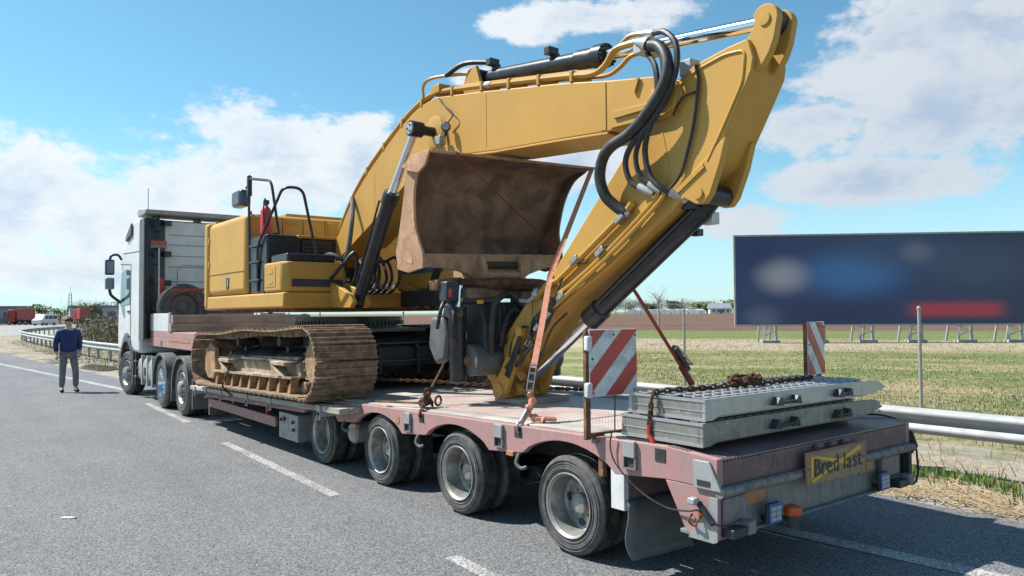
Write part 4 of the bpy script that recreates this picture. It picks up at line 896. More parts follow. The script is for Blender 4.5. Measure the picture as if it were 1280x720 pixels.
# ---- aluminium loading ramps lying across the tail
def ramp(label, x0, xe, y0, y1, z0, h, mat, kmat):
    t = thing('loading_ramp', label, 'ramp', ((x0+xe)/2, (y0+y1)/2, z0), 'aluminium loading ramps stacked at the tail')
    z1 = z0+h; xs = xe-.62
    side = [(x0, z0), (x0, z1), (xs, z1), (xe-.12, z1-.015), (xe, z0+h*.48), (xe-.22, z0+.03), (xs, z0+.024), (x0+.16, z0+.024), (x0+.07, z0)]
    for a, b in ((y0, y0+.035), (y1-.035, y1)): G().prism(side, 'y', a, b).build('side_beam', mat, t, .004)
    G().bx(x0, x0+.03, y0+.036, y1-.036, z0, z1-.004).build('end_plate', 'alu_dirty', t, .003)
    rib = G().bx(x0-.006, x0-.001, y0, y1, z0, z0+.022).bx(x0-.006, x0-.001, y0, y1, z1-.02, z1); rib.bx(x0-.004, x0-.001, y0, y1, z0+h*.42, z0+h*.47); rib.build('end_rib', 'alu', t)
    g = G(); n = int((xe-.2-x0-.06)/.105); m_ = 5; wy = (y1-y0-.08)/m_
    for i in range(n):
        for j in range(m_):
            cx_ = x0+.08+.105*i+(.052 if j % 2 else 0); cy_ = y0+.04+wy*(j+.5)
            # a punched grip: six-sided raised collar round a hole
            ro, ri = .056, .043; O = []; I = []; D = []
            for q in range(6):
                a = R(60*q+30); c_, s_ = math.cos(a), math.sin(a); zz = z1+(.006 if q in (1, 4) else .0)
                O.append(g.b.verts.new((cx_+ro*c_, cy_+ro*1.2*s_, zz))); I.append(g.b.verts.new((cx_+ri*c_, cy_+ri*1.2*s_, zz+.004))); D.append(g.b.verts.new((cx_+ri*.95*c_, cy_+ri*1.14*s_, z1-.05)))
            for q in range(6): r_ = (q+1) % 6; g.b.faces.new((O[q], O[r_], I[r_], I[q])); g.b.faces.new((I[q], I[r_], D[r_], D[q]))
    stuff(g.build('grip_tread', 'alu', t, ang=.3))
    for j in range(m_+1): G().bx(x0+.031, xe-.25, y0+.037+wy*j*.985, y0+.037+wy*j*.985+.018, z0+.01, z1-.014).build('rail', mat, t)
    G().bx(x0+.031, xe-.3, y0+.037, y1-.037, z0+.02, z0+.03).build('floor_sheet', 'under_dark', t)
    for x in (x0+.72, x0+.95, x0+1.55, x0+1.68):
        G().prism([(x, z0+h*.35), (x+.05, z0+h*.75), (x+.075, z0+h*.72), (x+.09, z0+h*.3)], 'y', y0-.055, y0-.001).build('handle_lug', kmat, t, .004)
    for x in (x0+.76, x0+1.58): G().cyl((x, y0-.04, z0+h*.45), (x+.22 if x < x0+1 else x+.14, y0-.04, z0+h*.47), .013, 8).build('handle', kmat, t)
    return t
ramp('lower aluminium loading ramp resting on the trailer tail', .06, 2.42, .15, .87, .985, .155, 'alu_dirty', 'under_dark')
ramp('upper aluminium loading ramp with hexagon grip holes, chain across it', .10, 2.50, .16, .84, 1.147, .143, 'alu', 'dark')

# ================================================================== TRACTOR UNIT
tk = thing('tractor_unit', 'white tractor unit with tall sleeper cab coupled to the low loader', 'truck', (1.12, 15.5, 0))
xl, xr = -.15, 2.40
cab = G().prism([(15.4, 1.02), (15.4, 3.95), (15.75, 4.06), (16.15, 4.02), (16.6, 3.80), (17.2, 3.42), (17.62, 3.08), (17.76, 2.3), (17.82, 1.5), (17.80, 1.02), (17.34, 1.02), (17.22, 1.22), (17.0, 1.36), (16.75, 1.40), (16.5, 1.36), (16.3, 1.22), (16.2, 1.02)], 'x', xl, xr).build('cab', 'white_paint', tk, .07, seg=3)
G().bx(xl+.02, xr-.02, 17.3, 17.88, .35, 1.01).build('bumper', 'grey_plastic', tk, .06)
G().prism([(16.42, 2.12), (16.42, 2.92), (16.9, 2.96), (17.38, 2.9), (17.50, 2.10)], 'x', xl-.012, xl-.002).build('side_window', 'glass_cab', cab, .004)
G().prism([(17.66, 3.0), (17.79, 2.3), (17.81, 2.0), (17.83, 2.0), (17.81, 2.32), (17.68, 3.02)], 'x', xl+.15, xr-.15).build('windscreen', 'glass_dark', cab)
G().tube([(xl-.004, 16.33, 1.15), (xl-.004, 16.33, 3.05), (xl-.004, 17.55, 3.12)], .007, 5).build('door_seam', 'under_dark', cab); G().bx(xl-.03, xl-.003, 16.42, 16.62, 1.93, 1.98).build('door_handle', 'grey_plastic', cab, .006)
G().tube([(xl-.004, 15.5, 3.30), (xl-.004, 17.3, 3.36)], .007, 5).build('roof_seam', 'under_dark', cab)
G().prism([(16.15, 3.72), (16.15, 4.0), (16.75, 3.72), (16.75, 3.6)], 'x', xl-.05, xl-.003).build('roof_lamp_pod', 'grey_plastic', cab, .02)
# wheel arch trim
g = G(); A_ = arc(16.75, .60, .66, 20, 160, 16); B_ = arc(16.75, .60, .74, 160, 20, 16); g.prism(A_+B_, 'x', xl-.02, xl+.05).build('arch_trim', 'grey_plastic', cab)
# rear wall: white ribbed panel and the dark fairing at its left
rw = G().bx(.34, xr-.02, 15.345, 15.395, 1.45, 4.0).build('rear_wall', 'white_paint', tk, .02)
for z in (2.30, 2.62, 2.95, 3.2, 3.45, 3.68): G().bx(.42, xr-.1, 15.335, 15.3445, z, z+.018).build('rib', 'grey_paint', rw, .003)
G().tube([(.62, 15.34, 2.55), (.62, 15.34, 2.9), (.72, 15.34, 3.0), (2.0, 15.34, 3.0)], .009, 6).build('panel_seam', 'grey_paint', rw)
fa = G().prism([(-.135, 15.39), (.335, 15.39), (.335, 15.30), (.10, 15.22), (-.10, 14.98), (-.135, 14.98)], 'z', 1.35, 4.02).build('side_fairing', 'black_paint', tk, .02)
G().bx(-.168, -.137, 14.97, 15.42, 1.3, 4.0).build('fairing_edge', 'grey_plastic', fa, .01)
G().bx(-.06, .33, 15.10, 15.2, 3.44, 3.52).build('marker_strip', 'stripe_red', fa); G().bx(-.06, .33, 15.09, 15.2, 3.36, 3.435).build('wooden_strip', 'timber', fa)
G().tube([(.16, 15.06, 2.2), (.16, 15.06, 3.36)], .022, 8).build('air_pipe', 'alu', fa)
for z in (3.95, 3.25, 2.6): G().bx(.30, .46, 15.20, 15.30, z-.07, z+.05).build('hinge', 'dark', fa, .01)
for z in (2.55, 3.0, 3.75): G().bx(-.1, .3, 15.2, 15.235, z, z+.012).build('seam', 'under_dark', fa)
G().prism([(15.15, 4.12), (15.15, 4.22), (15.9, 4.30), (16.0, 4.2), (15.9, 4.1)], 'x', -.1, xr).build('roof_spoiler', 'grey_paint', tk, .02)
for x in (.2, 1.1, 2.0): G().bx(x, x+.06, 15.45, 15.9, 3.95, 4.11).build('spoiler_stay', 'dark', tk)
G().tube([(.05, 15.6, 4.2), (.05, 15.62, 4.75)], .007, 5).build('antenna', 'dark', tk)
# mirror
mr = G().bx(-.50, -.30, 17.42, 17.56, 2.85, 3.22).build('mirror', 'dark', tk, .03); G().bx(-.48, -.32, 17.405, 17.417, 2.89, 3.18).build('mirror_glass', 'glass_cab', mr)
m2 = G().bx(-.50, -.30, 17.42, 17.56, 2.5, 2.78).build('mirror', 'grey_paint', tk, .03); G().bx(-.48, -.32, 17.405, 17.417, 2.54, 2.74).build('mirror_glass', 'glass_cab', m2)
G().tube(spl([(-.13, 17.5, 3.22), (-.22, 17.5, 3.34), (-.36, 17.5, 3.32), (-.40, 17.5, 3.2)], 5), .03, 8).build('mirror_arm', 'dark', mr); G().tube(spl([(-.40, 17.5, 2.52), (-.36, 17.5, 2.36), (-.2, 17.5, 2.22), (-.12, 17.5, 2.15)], 5), .035, 8).build('mirror_arm', 'dark', m2)
# chassis
ch = G()
for x in (.62, 1.55): ch.bx(x, x+.09, 11.2, 17.4, .78, 1.04)
for y in (11.3, 12.6, 14.2, 15.5): ch.bx(.71, 1.55, y, y+.1, .8, 1.0)
ch.build('chassis_rails', 'under_dark', tk); G().lathe([(.0, .45), (.06, .5), (.12, .48), (.12, 0)], (1.125, 12.6, 1.06), (0, 0, 1), 28).build('fifth_wheel', 'under_dark', tk)
# tanks and side box
def side_tank(y0, y1, name):
    pl = [(-.12+.09-.09*math.cos(R(a)) if False else 0, 0) for a in ()]
    z0, z1 = .36, .96; pts = []
    for a in range(0, 360, 20):
        c, s_ = math.cos(R(a)), math.sin(R(a)); pts.append((.20+.30*math.copysign(abs(c)**.55, c), (z0+z1)/2+(z1-z0)/2*math.copysign(abs(s_)**.55, s_)))
    return G().prism(pts, 'y', y0, y1).build(name, 'grey_paint', tk, .02)
ft = side_tank(14.05, 15.78, 'fuel_tank')
for y in (14.4, 14.85, 15.35): G().bx(-.115, .1, y-.035, y+.035, .33, .98).build('tank_strap', 'galv', ft, .006)
G().bx(-.112, -.098, 15.02, 15.16, .55, .72).build('cap_plate', 'dark', ft); G().lathe([(0, .0), (0, .06), (.04, .06), (.04, 0)], (.1, 14.62, .95), (0, 0, 1), 14).build('filler_cap', 'dark', ft)
for y in (15.72, 14.15): G().bx(-.118, -.1, y-.03, y+.03, .66, .70).build('side_marker', 'orange_lens', tk)
for z in (.45, .8): G().bx(-.14, .2, 15.82, 16.12, z, z+.05).build('step', 'grey_plastic', tk, .008)
G().bx(-.13, .32, 15.86, 15.9, .3, 1.05).build('mud_flap', 'rubber', tk); G().bx(-.16, -.02, 16.02, 16.1, .32, 1.15).build('arch_flap', 'grey_plastic', tk, .01)
# wheels
FR = G().lathe([(.03, .30), (.0, .292), (.0, .285), (.035, .26), (.05, .2), (.04, .17), (.03, .14), (-.03, .13), (-.05, .10), (-.055, 0)], n=48).mesh('rim', 'rim')
NUT = G()
for k in range(10): a = 2*math.pi*k/10; NUT.lathe([(.04, .018), (-.01, .018), (-.015, .0)], V(0, .167*math.cos(a), .167*math.sin(a)), (1, 0, 0), 6)
NUT = NUT.mesh('wheel_nuts', 'alu')
HO = G().lathe([(.0, 0), (.0, .028), (.02, .028)], (0, 0, 0), (1, 0, 0), 12).mesh('hand_hole', 'under_dark')  # closed disc, the opening's shade put into its dark colour
def holes(o):
    for k in range(10): a = 2*math.pi*(k+.5)/10; link('hand_hole', HO, o).location = (.041, .225*math.cos(a), .225*math.sin(a))
DR = G().lathe([(.03, .30), (.0, .292), (.0, .284), (.05, .266), (.15, .25), (.17, .22), (.165, .15), (.10, .12), (.06, .11), (.05, 0)], n=48).mesh('rim', 'chrome')
for x, s in ((-.15, 0), (2.40, 1)):
    o = place('wheel', FR, tk, (x, 16.75, .508), (0, 0, (math.pi if s else 0)+R(10))); link('tyre', TYB, o); link('wheel_nuts', NUT, o); holes(o)
    for y, rm in ((13.4, DR), (11.88, FR)):
        o = place('wheel', rm, tk, (x, y, .508), (0, 0, math.pi if s else 0)); link('tyre', TYB, o)
        if rm is FR: link('wheel_nuts', NUT, o); holes(o)
        o = place('wheel', rm, tk, (x+(.34 if not s else -.34), y, .508), (0, 0, math.pi if s else 0)); link('tyre', TYB, o)
for y in (16.75, 13.4, 11.88): G().cyl((.2, y, .508), (2.05, y, .508), .08, 12).build('axle', 'under_dark', tk)
for y in (13.4, 11.88):
    for x0 in (-.17, 1.85):
        A_ = arc(y, .508, .575, -8, 170, 22); B_ = arc(y, .508, .60, 170, -8, 22); mg = G().prism(A_+B_, 'x', x0, x0+.57).build('mudguard', 'grey_plastic', tk, .004)
        A_ = arc(y, .508, .545, -8, 170, 22); B_ = arc(y, .508, .605, 170, -8, 22); G().prism(A_+B_, 'x', x0-.02, x0-.001).build('mudguard_lip', 'grey_plastic', mg, .006)
G().bx(-.14, .45, 11.18, 11.24, .18, .72).build('mud_flap', 'grey_plastic', tk, .006); G().bx(-.14, .45, 12.66, 12.7, .2, .6).build('mud_flap', 'grey_plastic', tk, .006)

# ================================================================== EXCAVATOR
ex = thing('excavator', 'yellow tracked excavator with rusty bucket curled up under its stick', 'excavator', (1.275, 7.8, .86))
def zb(y): return zd(y)+.012
def track_path():
    P = []; fc, rc = (5.68, zb(5.68)+.445), (9.92, zb(9.92)+.43); r1, r2 = .425, .41
    n = 24
    P += [(5.68+(9.92-5.68)*i/40, zb(5.68+(9.92-5.68)*i/40)+.03) for i in range(1, 40)]
    P += [(rc[0]+r2*math.cos(R(a)), rc[1]+r2*math.sin(R(a))) for a in [-90+180*i/n for i in range(n+1)]]
    P += [(9.92+(5.68-9.92)*i/40, rc[1]+r2+(fc[1]+r1-rc[1]-r2)*i/40 - .03*math.sin(math.pi*i/40*2)**2+.02*math.sin(math.pi*i/40)) for i in range(1, 40)]
    P += [(fc[0]+r1*math.cos(R(a)), fc[1]+r1*math.sin(R(a))) for a in [90+180*i/n for i in range(n+1)]]
    return P
TP = track_path(); seg_ = [math.dist(TP[i], TP[(i+1) % len(TP)]) for i in range(len(TP))]; TL = sum(seg_); NS = 58; pitch = TL/NS
def on_track(s):
    s %= TL
    for i, d in enumerate(seg_):
        if s <= d: a, b = TP[i], TP[(i+1) % len(TP)]; t_ = s/d; return (a[0]+(b[0]-a[0])*t_, a[1]+(b[1]-a[1])*t_), math.atan2(b[1]-a[1], b[0]-a[0])
        s -= d
    return TP[0], 0
hp = pitch/2-.006
SH = G().prism([(-hp, -.014), (-hp, .0), (-hp+.008, .032), (-hp+.02, .032), (-hp+.032, .002), (-.01, .002), (-.006, .026), (.008, .026), (.014, .002), (hp-.034, .002), (hp-.024, .032), (hp-.012, .032), (hp, -.004), (hp, -.014)], 'x', -.40, .40)
for x in (-.13, .09):
    SH.prism([(-hp-.02, -.03), (-hp-.02, -.085), (hp-.03, -.095), (hp+.012, -.06), (hp, -.013), (-hp+.02, -.013)], 'x', x, x+.04)
for x in (-.30, -.05, .05, .3): SH.lathe([(.0, .014), (.008, .014), (.008, 0)], (x, .035, 0), (0, 0, 1), 6)
SH = SH.mesh('track_shoe', 'track', .4)
def make_track(cx, lbl):
    out = 1 if cx < 1.2 else -1                          # which side is the outer one
    fy0, fy1 = 6.15, 9.35
    tf = G().prism([(fy0, zb(fy0)+.30), (fy0+.1, zb(fy0)+.50), (fy1-.15, zb(fy1)+.50), (fy1+.25, zb(fy1)+.42), (fy1+.25, zb(fy1)+.25), (fy0, zb(fy0)+.24)], 'x', cx-.20, cx+.24).build('track_frame', 'track_dusty', ex, .015)
    # sloping cover plates on top, ledge, gusset plates, step brackets
    for k in range(3):
        y0 = 6.2+1.05*k; g = G(); z = zb(y0+.5)
        g.poly([(cx-.26*out, y0, z+.45), (cx-.26*out, y0+1.0, z+.44), (cx+.10*out, y0+1.0, z+.60), (cx+.10*out, y0, z+.61)], [(0, 1, 2, 3)]); o = g.build('cover_plate', 'under_dark', tf); md = o.modifiers.new('thick', 'SOLIDIFY'); md.thickness = .012
    G().prism([(fy0, zb(fy0)+.235), (fy0, zb(fy0)+.262), (fy1+.1, zb(fy1)+.262), (fy1+.1, zb(fy1)+.235)], 'x', min(cx-.33*out, cx-.2*out), max(cx-.33*out, cx-.2*out)).build('ledge', 'track_dusty', tf)
    for k in range(9):
        y = 6.2+.375*k; z = zb(y); a, b = sorted((cx-.30*out, cx-.20*out))
        G().prism([(y, z+.23), (y+.035, z+.23), (y+.16, z+.04), (y+.05, z+.04)], 'x', a, b).build('roller_guard', 'track_clay', tf, .004)
    for y in (6.55, 8.75):
        a, b = sorted((cx-.36*out, cx-.2*out)); G().bx(a, b, y-.24, y+.24, zb(y)+.40, zb(y)+.45).build('step', 'track_dusty', tf, .008); G().prism([(y+.15, zb(y)+.395), (y+.2, zb(y)+.395), (y-.02, zb(y)+.27), (y-.1, zb(y)+.27)], 'x', a, b).build('step_stay', 'track_dusty', tf)
    for k in range(9): y = 6.12+.405*k; G().lathe([(-.19, 0), (-.19, .05), (-.17, .085), (-.12, .085), (-.11, .07), (.11, .07), (.12, .085), (.17, .085), (.19, .05), (.19, 0)], (cx, y, zb(y)+.115), (1, 0, 0), 18).build('roller', 'track', tf)
    for y in (7.0, 8.7): G().lathe([(-.16, 0), (-.16, .06), (-.06, .075), (.06, .075), (.16, .06), (.16, 0)], (cx, y, zb(y)+.70), (1, 0, 0), 18).bx(cx-.04, cx+.04, y-.04, y+.04, zb(y)+.5, zb(y)+.7).build('carrier_roller', 'under_dark', tf)
    # drive sprocket with teeth, cover with bolts
    sp2 = []
    for i in range(42): r_ = .36 if i % 2 else .315; a = 2*math.pi*i/42; sp2.append((5.68+r_*math.cos(a), zb(5.68)+.445+r_*math.sin(a)))
    sk = G().prism(sp2, 'x', cx-.035, cx+.035).build('sprocket', 'track', ex); a_ = V(-out, 0, 0)
    fd = G().lathe([(0, .30), (.14, .29), (.22, .27), (.235, .25), (.235, .0)], (cx, 5.68, zb(5.68)+.445), a_, 36).build('final_drive', 'track_clay', sk)
    g = G()
    for i in range(16): a = 2*math.pi*i/16; g.lathe([(.2, .015), (.25, .015), (.25, 0)], V(cx, 5.68+.262*math.cos(a), zb(5.68)+.445+.262*math.sin(a)), a_, 6)
    g.build('drive_bolts', 'track', fd)
    idl = G().lathe([(-.17, 0), (-.17, .12), (-.08, .14), (-.06, .28), (-.16, .30), (-.16, .33), (-.05, .34), (.05, .34), (.16, .33), (.16, .30), (.06, .28), (.08, .14), (.17, .12), (.17, 0)], (cx, 9.92, zb(9.92)+.43), (1, 0, 0), 32).build('idler', 'track', ex)
    a, b = sorted((cx-.27*out, cx-.19*out)); z = zb(9.7); G().prism([(9.55, z+.12), (9.45, z+.30), (9.5, z+.62), (9.75, z+.70), (10.0, z+.55), (10.02, z+.25), (9.85, z+.12)], 'x', a, b).build('idler_plate', 'track_clay', tf, .015)
    ch_ = G()
    t0 = link('track_chain', G().lathe([(-.02, .02), (.02, .02)], (cx, 5.9, zb(5.9)+.06), (1, 0, 0), 6).mesh('track_chain', 'track'), ex)
    for k in range(NS):
        (y, z), a = on_track(k*pitch+.05)
        o = link('track_shoe', SH, t0); o.location = (cx, y, z); o.rotation_euler = (a+math.pi, 0, 0)
make_track(.01, 'near'); make_track(2.54, 'far')
# a loose lashing chain over the near track frame comes with the chains below
uc = G().prism([(6.5, 1.02), (6.3, 1.15), (6.35, 1.42), (6.8, 1.60), (8.9, 1.56), (9.2, 1.35), (9.1, 1.02)], 'x', .32, 2.23).build('undercarriage', 'under_dark', ex, .03)
G().lathe([(0, .78), (.06, .82), (.06, .72), (.12, .72), (.12, .80), (.22, .80), (.22, .0)], (1.275, 7.8, 1.60), (0, 0, 1), 64).build('slew_ring', 'black_paint', ex)
g = G()
for i in range(72): a = 2*math.pi*i/72; g.obox((1.275+.80*math.cos(a), 7.8+.80*math.sin(a), 1.70), (1.275+.80*math.cos(a), 7.8+.80*math.sin(a), 1.76), .03, .03, (math.cos(a), math.sin(a), 0))
g.build('slew_bolts', 'black_paint', ex)
for z, y in ((1.20, 6.24), (1.44, 6.30)): G().bx(.46, 2.1, y, y+.12, z, z+.03).build('cross_plate', 'black_paint', uc, .006)
for x in (.55, .95, 1.55, 1.95): G().prism([(6.22, 1.05), (6.25, 1.42), (6.45, 1.5), (6.5, 1.05)], 'x', x, x+.03).build('rib', 'under_dark', uc)
G().bx(.7, 1.85, 6.5, 7.1, 1.605, 1.66).build('track_motor_cover', 'grey_plastic', uc, .02)
# ---- upper structure
pf = G().prism([(-.12, 6.92), (-.12, 10.55), (.0, 10.66), (2.55, 10.66), (2.67, 10.55), (2.67, 6.92)], 'z', 1.945, 2.165).build('platform', 'yellow', ex, .03, seg=3)
G().lathe([(0, .0), (0, .055), (-.006, .06), (-.012, .05), (-.012, 0)], (.62, 6.92, 2.055), (0, 1, 0), 24).build('access_hole', 'under_dark', pf)
G().bx(.1, 2.4, 7.0, 10.4, 1.90, 1.944).build('belly_plate', 'rust', pf)
bd = G().prism([(-.12, 8.46), (-.12, 10.34), (2.67, 10.34), (2.67, 8.46)], 'z', 2.168, 3.40).build('side_body', 'yellow_dusty', ex, .10, seg=4)
cw = G().prism([(-.135, 10.36), (-.135, 10.55), (.05, 10.74), (2.5, 10.74), (2.685, 10.55), (2.685, 10.36)], 'z', 1.96, 3.42).build('counterweight', 'yellow_dusty', ex, .06, seg=3)
G().bx(-.130, -.121, 9.22, 9.36, 2.28, 2.45).build('side_latch', 'dark', bd, .01); G().bx(-.134, -.129, 9.24, 9.28, 2.3, 2.43).build('latch_rim', 'alu', bd)
G().bx(-.127, -.121, 8.5, 10.33, 2.52, 2.528).build('door_seam', 'rust', bd)
for z in (2.7, 3.1): G().bx(-.138, -.121, 10.26, 10.31, z-.05, z+.05).build('door_hinge', 'yellow_dusty', bd, .006)
for y in (8.55, 10.2): G().cyl((-.02, y, 3.37), (-.02, y, 3.44), .03, 10).build('lifting_eye', 'yellow_dusty', bd)
# engine hood behind the step
hd = G().bx(.42, 1.75, 7.72, 8.455, 2.168, 2.98).build('hood', 'black_paint', ex, .02); G().bx(.40, 1.77, 7.70, 8.456, 2.983, 3.03).build('hood_lid', 'yellow', hd, .01)
for k in range(6): G().bx(.5, .92, 7.706, 7.7195, 2.62+.055*k, 2.65+.055*k).build('louvre', 'dark', hd, .004)
for x in (.45, .78, 1.15): G().bx(x, x+.008, 8.452, 8.4585, 3.04, 3.37).build('panel_seam', 'rust', bd)
G().bx(.50, .70, 8.448, 8.4585, 3.25, 3.30).build('grille_plate', 'pipe_yellow', bd, .004); G().bx(1.2, 2.5, 8.44, 8.4595, 3.06, 3.33).build('front_panel', 'yellow', bd, .008); G().bx(1.5, 1.75, 8.425, 8.439, 3.34, 3.37).build('panel_handle', 'dark', bd, .005)
G().bx(.6, 2.3, 8.7, 9.9, 3.41, 3.47).build('engine_lid', 'yellow', ex, .015)
# fuel tank with dark tread top, steps, toolbox
tnk = G().bx(-.06, .49, 7.72, 8.44, 2.168, 3.02).build('fuel_tank', 'black_paint', ex, .03, seg=3); G().lathe([(0, 0), (0, .06), (.05, .06), (.06, .05), (.06, 0)], (.2, 8.1, 3.02), (0, 0, 1), 16).build('filler_cap', 'dark', tnk)
for z in (2.35, 2.62, 2.86): G().bx(-.10, -.061, 7.95, 8.35, z, z+.03).build('step', 'dark', tnk, .005)
tb = G().prism([(-.125, 7.02), (-.125, 7.66), (.46, 7.66), (.78, 7.66), (.78, 6.93), (-.05, 6.93)], 'z', 2.168, 2.585).build('toolbox', 'yellow', ex, .035, seg=3)
G().bx(-.04, .66, 7.0, 7.6, 2.586, 2.70).build('tread_top', 'black_paint', tb, .02); G().bx(-.131, -.124, 7.2, 7.56, 2.24, 2.52).build('box_door', 'yellow', tb, .02); G().bx(-.136, -.1305, 7.3, 7.46, 2.42, 2.47).build('door_handle', 'yellow', tb, .008); G().bx(-.136, -.1305, 7.3, 7.46, 2.28, 2.32).build('door_handle', 'yellow', tb, .008)
G().bx(.0, .74, 6.922, 6.9285, 2.24, 2.345).build('dark_stripe', 'sign_black', tb)
G().bx(-.12, .0, 7.68, 7.71, 2.168, 2.5).build('step_panel', 'black_paint', ex)
# front frame with boom lugs
for x in (.93, 1.585): G().prism([(7.35, 2.17), (7.7, 2.75), (8.05, 2.82), (8.35, 2.6), (8.4, 2.17)], 'x', x, x+.05).build('boom_lug', 'yellow', pf, .01)
for x in (.55, 1.93): G().prism([(6.92, 1.95), (6.92, 2.30), (6.6, 2.22), (6.3, 2.12), (6.22, 2.02), (6.3, 1.94)], 'x', x, x+.07).build('cylinder_lug', 'yellow', pf, .01)
for x in (.76, 1.72): G().prism([(6.92, 1.95), (6.92, 2.30), (6.6, 2.22), (6.3, 2.12), (6.22, 2.02), (6.3, 1.94)], 'x', x, x+.07).build('cylinder_lug', 'yellow', pf, .01)
# operator cab on the far side
oc = G().prism([(5.75, 2.2), (5.65, 2.7), (5.85, 3.45), (6.1, 3.72), (7.2, 3.72), (7.3, 2.2)], 'x', 1.8, 2.66).build('operator_cab', 'yellow', ex, .05, seg=3)
G().prism([(5.95, 2.45), (5.92, 2.75), (6.08, 3.4), (6.2, 3.55), (7.05, 3.55), (7.1, 2.45)], 'x', 1.792, 1.798).build('side_window', 'glass_cab', oc); G().prism([(5.63, 2.72), (5.82, 3.42), (5.84, 3.42), (5.65, 2.72)], 'x', 1.86, 2.6).build('windscreen', 'glass_cab', oc)
G().bx(1.66, 2.62, 5.8, 6.92, 1.96, 2.195).build('cab_floor', 'under_dark', ex, .02)
# hand rails
G().tube(rnd([(-.06, 8.42, 2.2), (-.06, 8.50, 3.93), (-.06, 7.55, 3.76), (-.02, 7.36, 3.0)], .12), .02, 8).build('hand_rail', 'black_paint', ex)
G().tube(rnd([(-.07, 8.05, 2.2), (-.09, 8.02, 2.86), (-.09, 7.02, 3.60), (.17, 6.98, 3.60), (.40, 7.0, 2.6)], .14), .02, 8).build('hand_rail', 'black_paint', ex)
mi = G().bx(-.12, .06, 8.72, 9.14, 3.54, 3.80).build('rear_mirror', 'blue_cab', ex, .05, seg=3); G().bx(-.126, -.119, 8.77, 9.09, 3.58, 3.76).build('mirror_glass', 'glass_dark', mi); G().tube(spl([(.0, 8.8, 3.83), (.0, 8.62, 3.9), (-.04, 8.52, 3.98)], 4), .016, 7).build('mirror_arm', 'black_paint', mi); G().bx(-.08, -.015, 8.47, 8.54, 3.66, 3.97).build('mirror_post', 'black_paint', mi, .01)
fe = G().lathe([(0, .0), (0, .07), (.02, .085), (.36, .085), (.42, .05), (.44, .03), (.47, .03), (.47, 0)], (.12, 8.25, 3.05), (0, 0, 1), 20).build('extinguisher', 'extinguisher', ex); G().bx(.09, .15, 8.2, 8.3, 3.52, 3.58).build('valve', 'dark', fe); G().tube(spl([(.12, 8.25, 3.56), (.05, 8.12, 3.58), (.02, 8.08, 3.4), (.04, 8.1, 3.2)], 4), .012, 6).build('hose', 'hose', fe); fe['label'] = 'red fire extinguisher on the excavator tank'
# ---- boom
BO = [(8.2, 2.62), (8.05, 2.78), (7.63, 3.06), (7.36, 3.34), (7.09, 3.58), (6.66, 3.86), (6.19, 4.10), (5.74, 4.31), (5.45, 4.42), (5.2, 4.485), (4.85, 4.51), (3.92, 4.36), (2.56, 4.12), (1.86, 3.975), (1.5, 3.91), (1.28, 3.87), (1.12, 3.79), (1.06, 3.67), (1.10, 3.56), (1.22, 3.50),
      (1.87, 3.51), (2.7, 3.575), (3.63, 3.64), (4.23, 3.70), (4.68, 3.72), (5.05, 3.71), (5.38, 3.65), (5.96, 3.40), (6.59, 3.12), (7.2, 2.87), (7.57, 2.70), (7.9, 2.42), (8.1, 2.40), (8.22, 2.5)]
bm_ = G().prism(BO, 'x', 1.0, 1.55).build('boom', 'yellow', ex, .012)
G().prism([(2.0, 3.985), (1.93, 3.97), (1.93, 3.53), (2.0, 3.535)], 'x', .992, .9985).build('weld_seam', 'yellow', bm_); G().prism([(1.86, 3.96), (1.5, 3.90), (1.28, 3.86), (1.13, 3.78), (1.075, 3.67), (1.11, 3.57), (1.24, 3.515), (1.86, 3.525)], 'x', .978, .9985).build('nose_plate', 'yellow', bm_, .006)
G().prism([(1.80, 3.67), (1.80, 3.60), (1.25, 3.60), (1.2, 3.64)], 'x', .955, .977).build('guide_bar', 'yellow', bm_, .004)
G().obox((.96, 1.55, 3.78), (.96, 1.5, 3.9), .03, .02, (1, 0, 0)).build('lug', 'yellow', bm_)
G().lathe([(0, .085), (.03, .085), (.035, .07), (.035, 0)], (.978, 1.27, 3.68), (-1, 0, 0), 28).build('stick_pin', 'yellow', bm_)
# bottom flange and seams
lf = [(1.9, 3.505), (2.7, 3.57), (3.63, 3.635), (4.23, 3.695), (4.68, 3.715), (5.05, 3.705), (5.38, 3.645), (5.96, 3.395), (6.59, 3.115), (7.2, 2.865)]
G().prism(lf+[(y, z-.022) for y, z in lf[::-1]], 'x', .985, 1.565).build('bottom_flange', 'yellow', bm_, .004)
G().lathe([(0, .20), (.02, .20), (.03, .17), (.03, .0)], (1.0, 4.87, 4.08), (-1, 0, 0), 36).build('pin_boss', 'yellow', bm_); G().lathe([(0, .24), (.007, .24), (.007, 0)], (1.0, 4.87, 4.08), (-1, 0, 0), 36).build('boss_plate', 'yellow', bm_)
for y in (3.8, 6.45): G().bx(.9985, .9995, y, y+.006, 3.7 if y < 5 else 3.3, 4.3 if y < 5 else 3.8).build('plate_joint', 'rust', bm_)
# work lamp and camera on boom side
wl = G().lathe([(0, 0), (.0, .055), (.05, .06), (.07, .05), (.07, 0)], (.93, 4.52, 4.06), (-.6, -.8, 0), 20).build('work_lamp', 'dark', bm_, .004); G().lathe([(.071, .045), (.075, 0)], (.93, 4.52, 4.06), (-.6, -.8, 0), 16).build('lens', 'lens', wl)
wl = G().bx(.86, .95, 4.55, 4.67, 3.86, 3.97).build('work_lamp', 'grey_paint', bm_, .012); G().obox((1.0, 4.62, 4.1), (.95, 4.62, 3.9), .03, .03).build('bracket', 'dark', wl); G().tube(spl([(.95, 4.55, 4.1), (.95, 4.4, 4.2), (.97, 4.62, 4.35), (.98, 4.75, 4.47)], 4), .008, 6).build('cable', 'hose', wl)
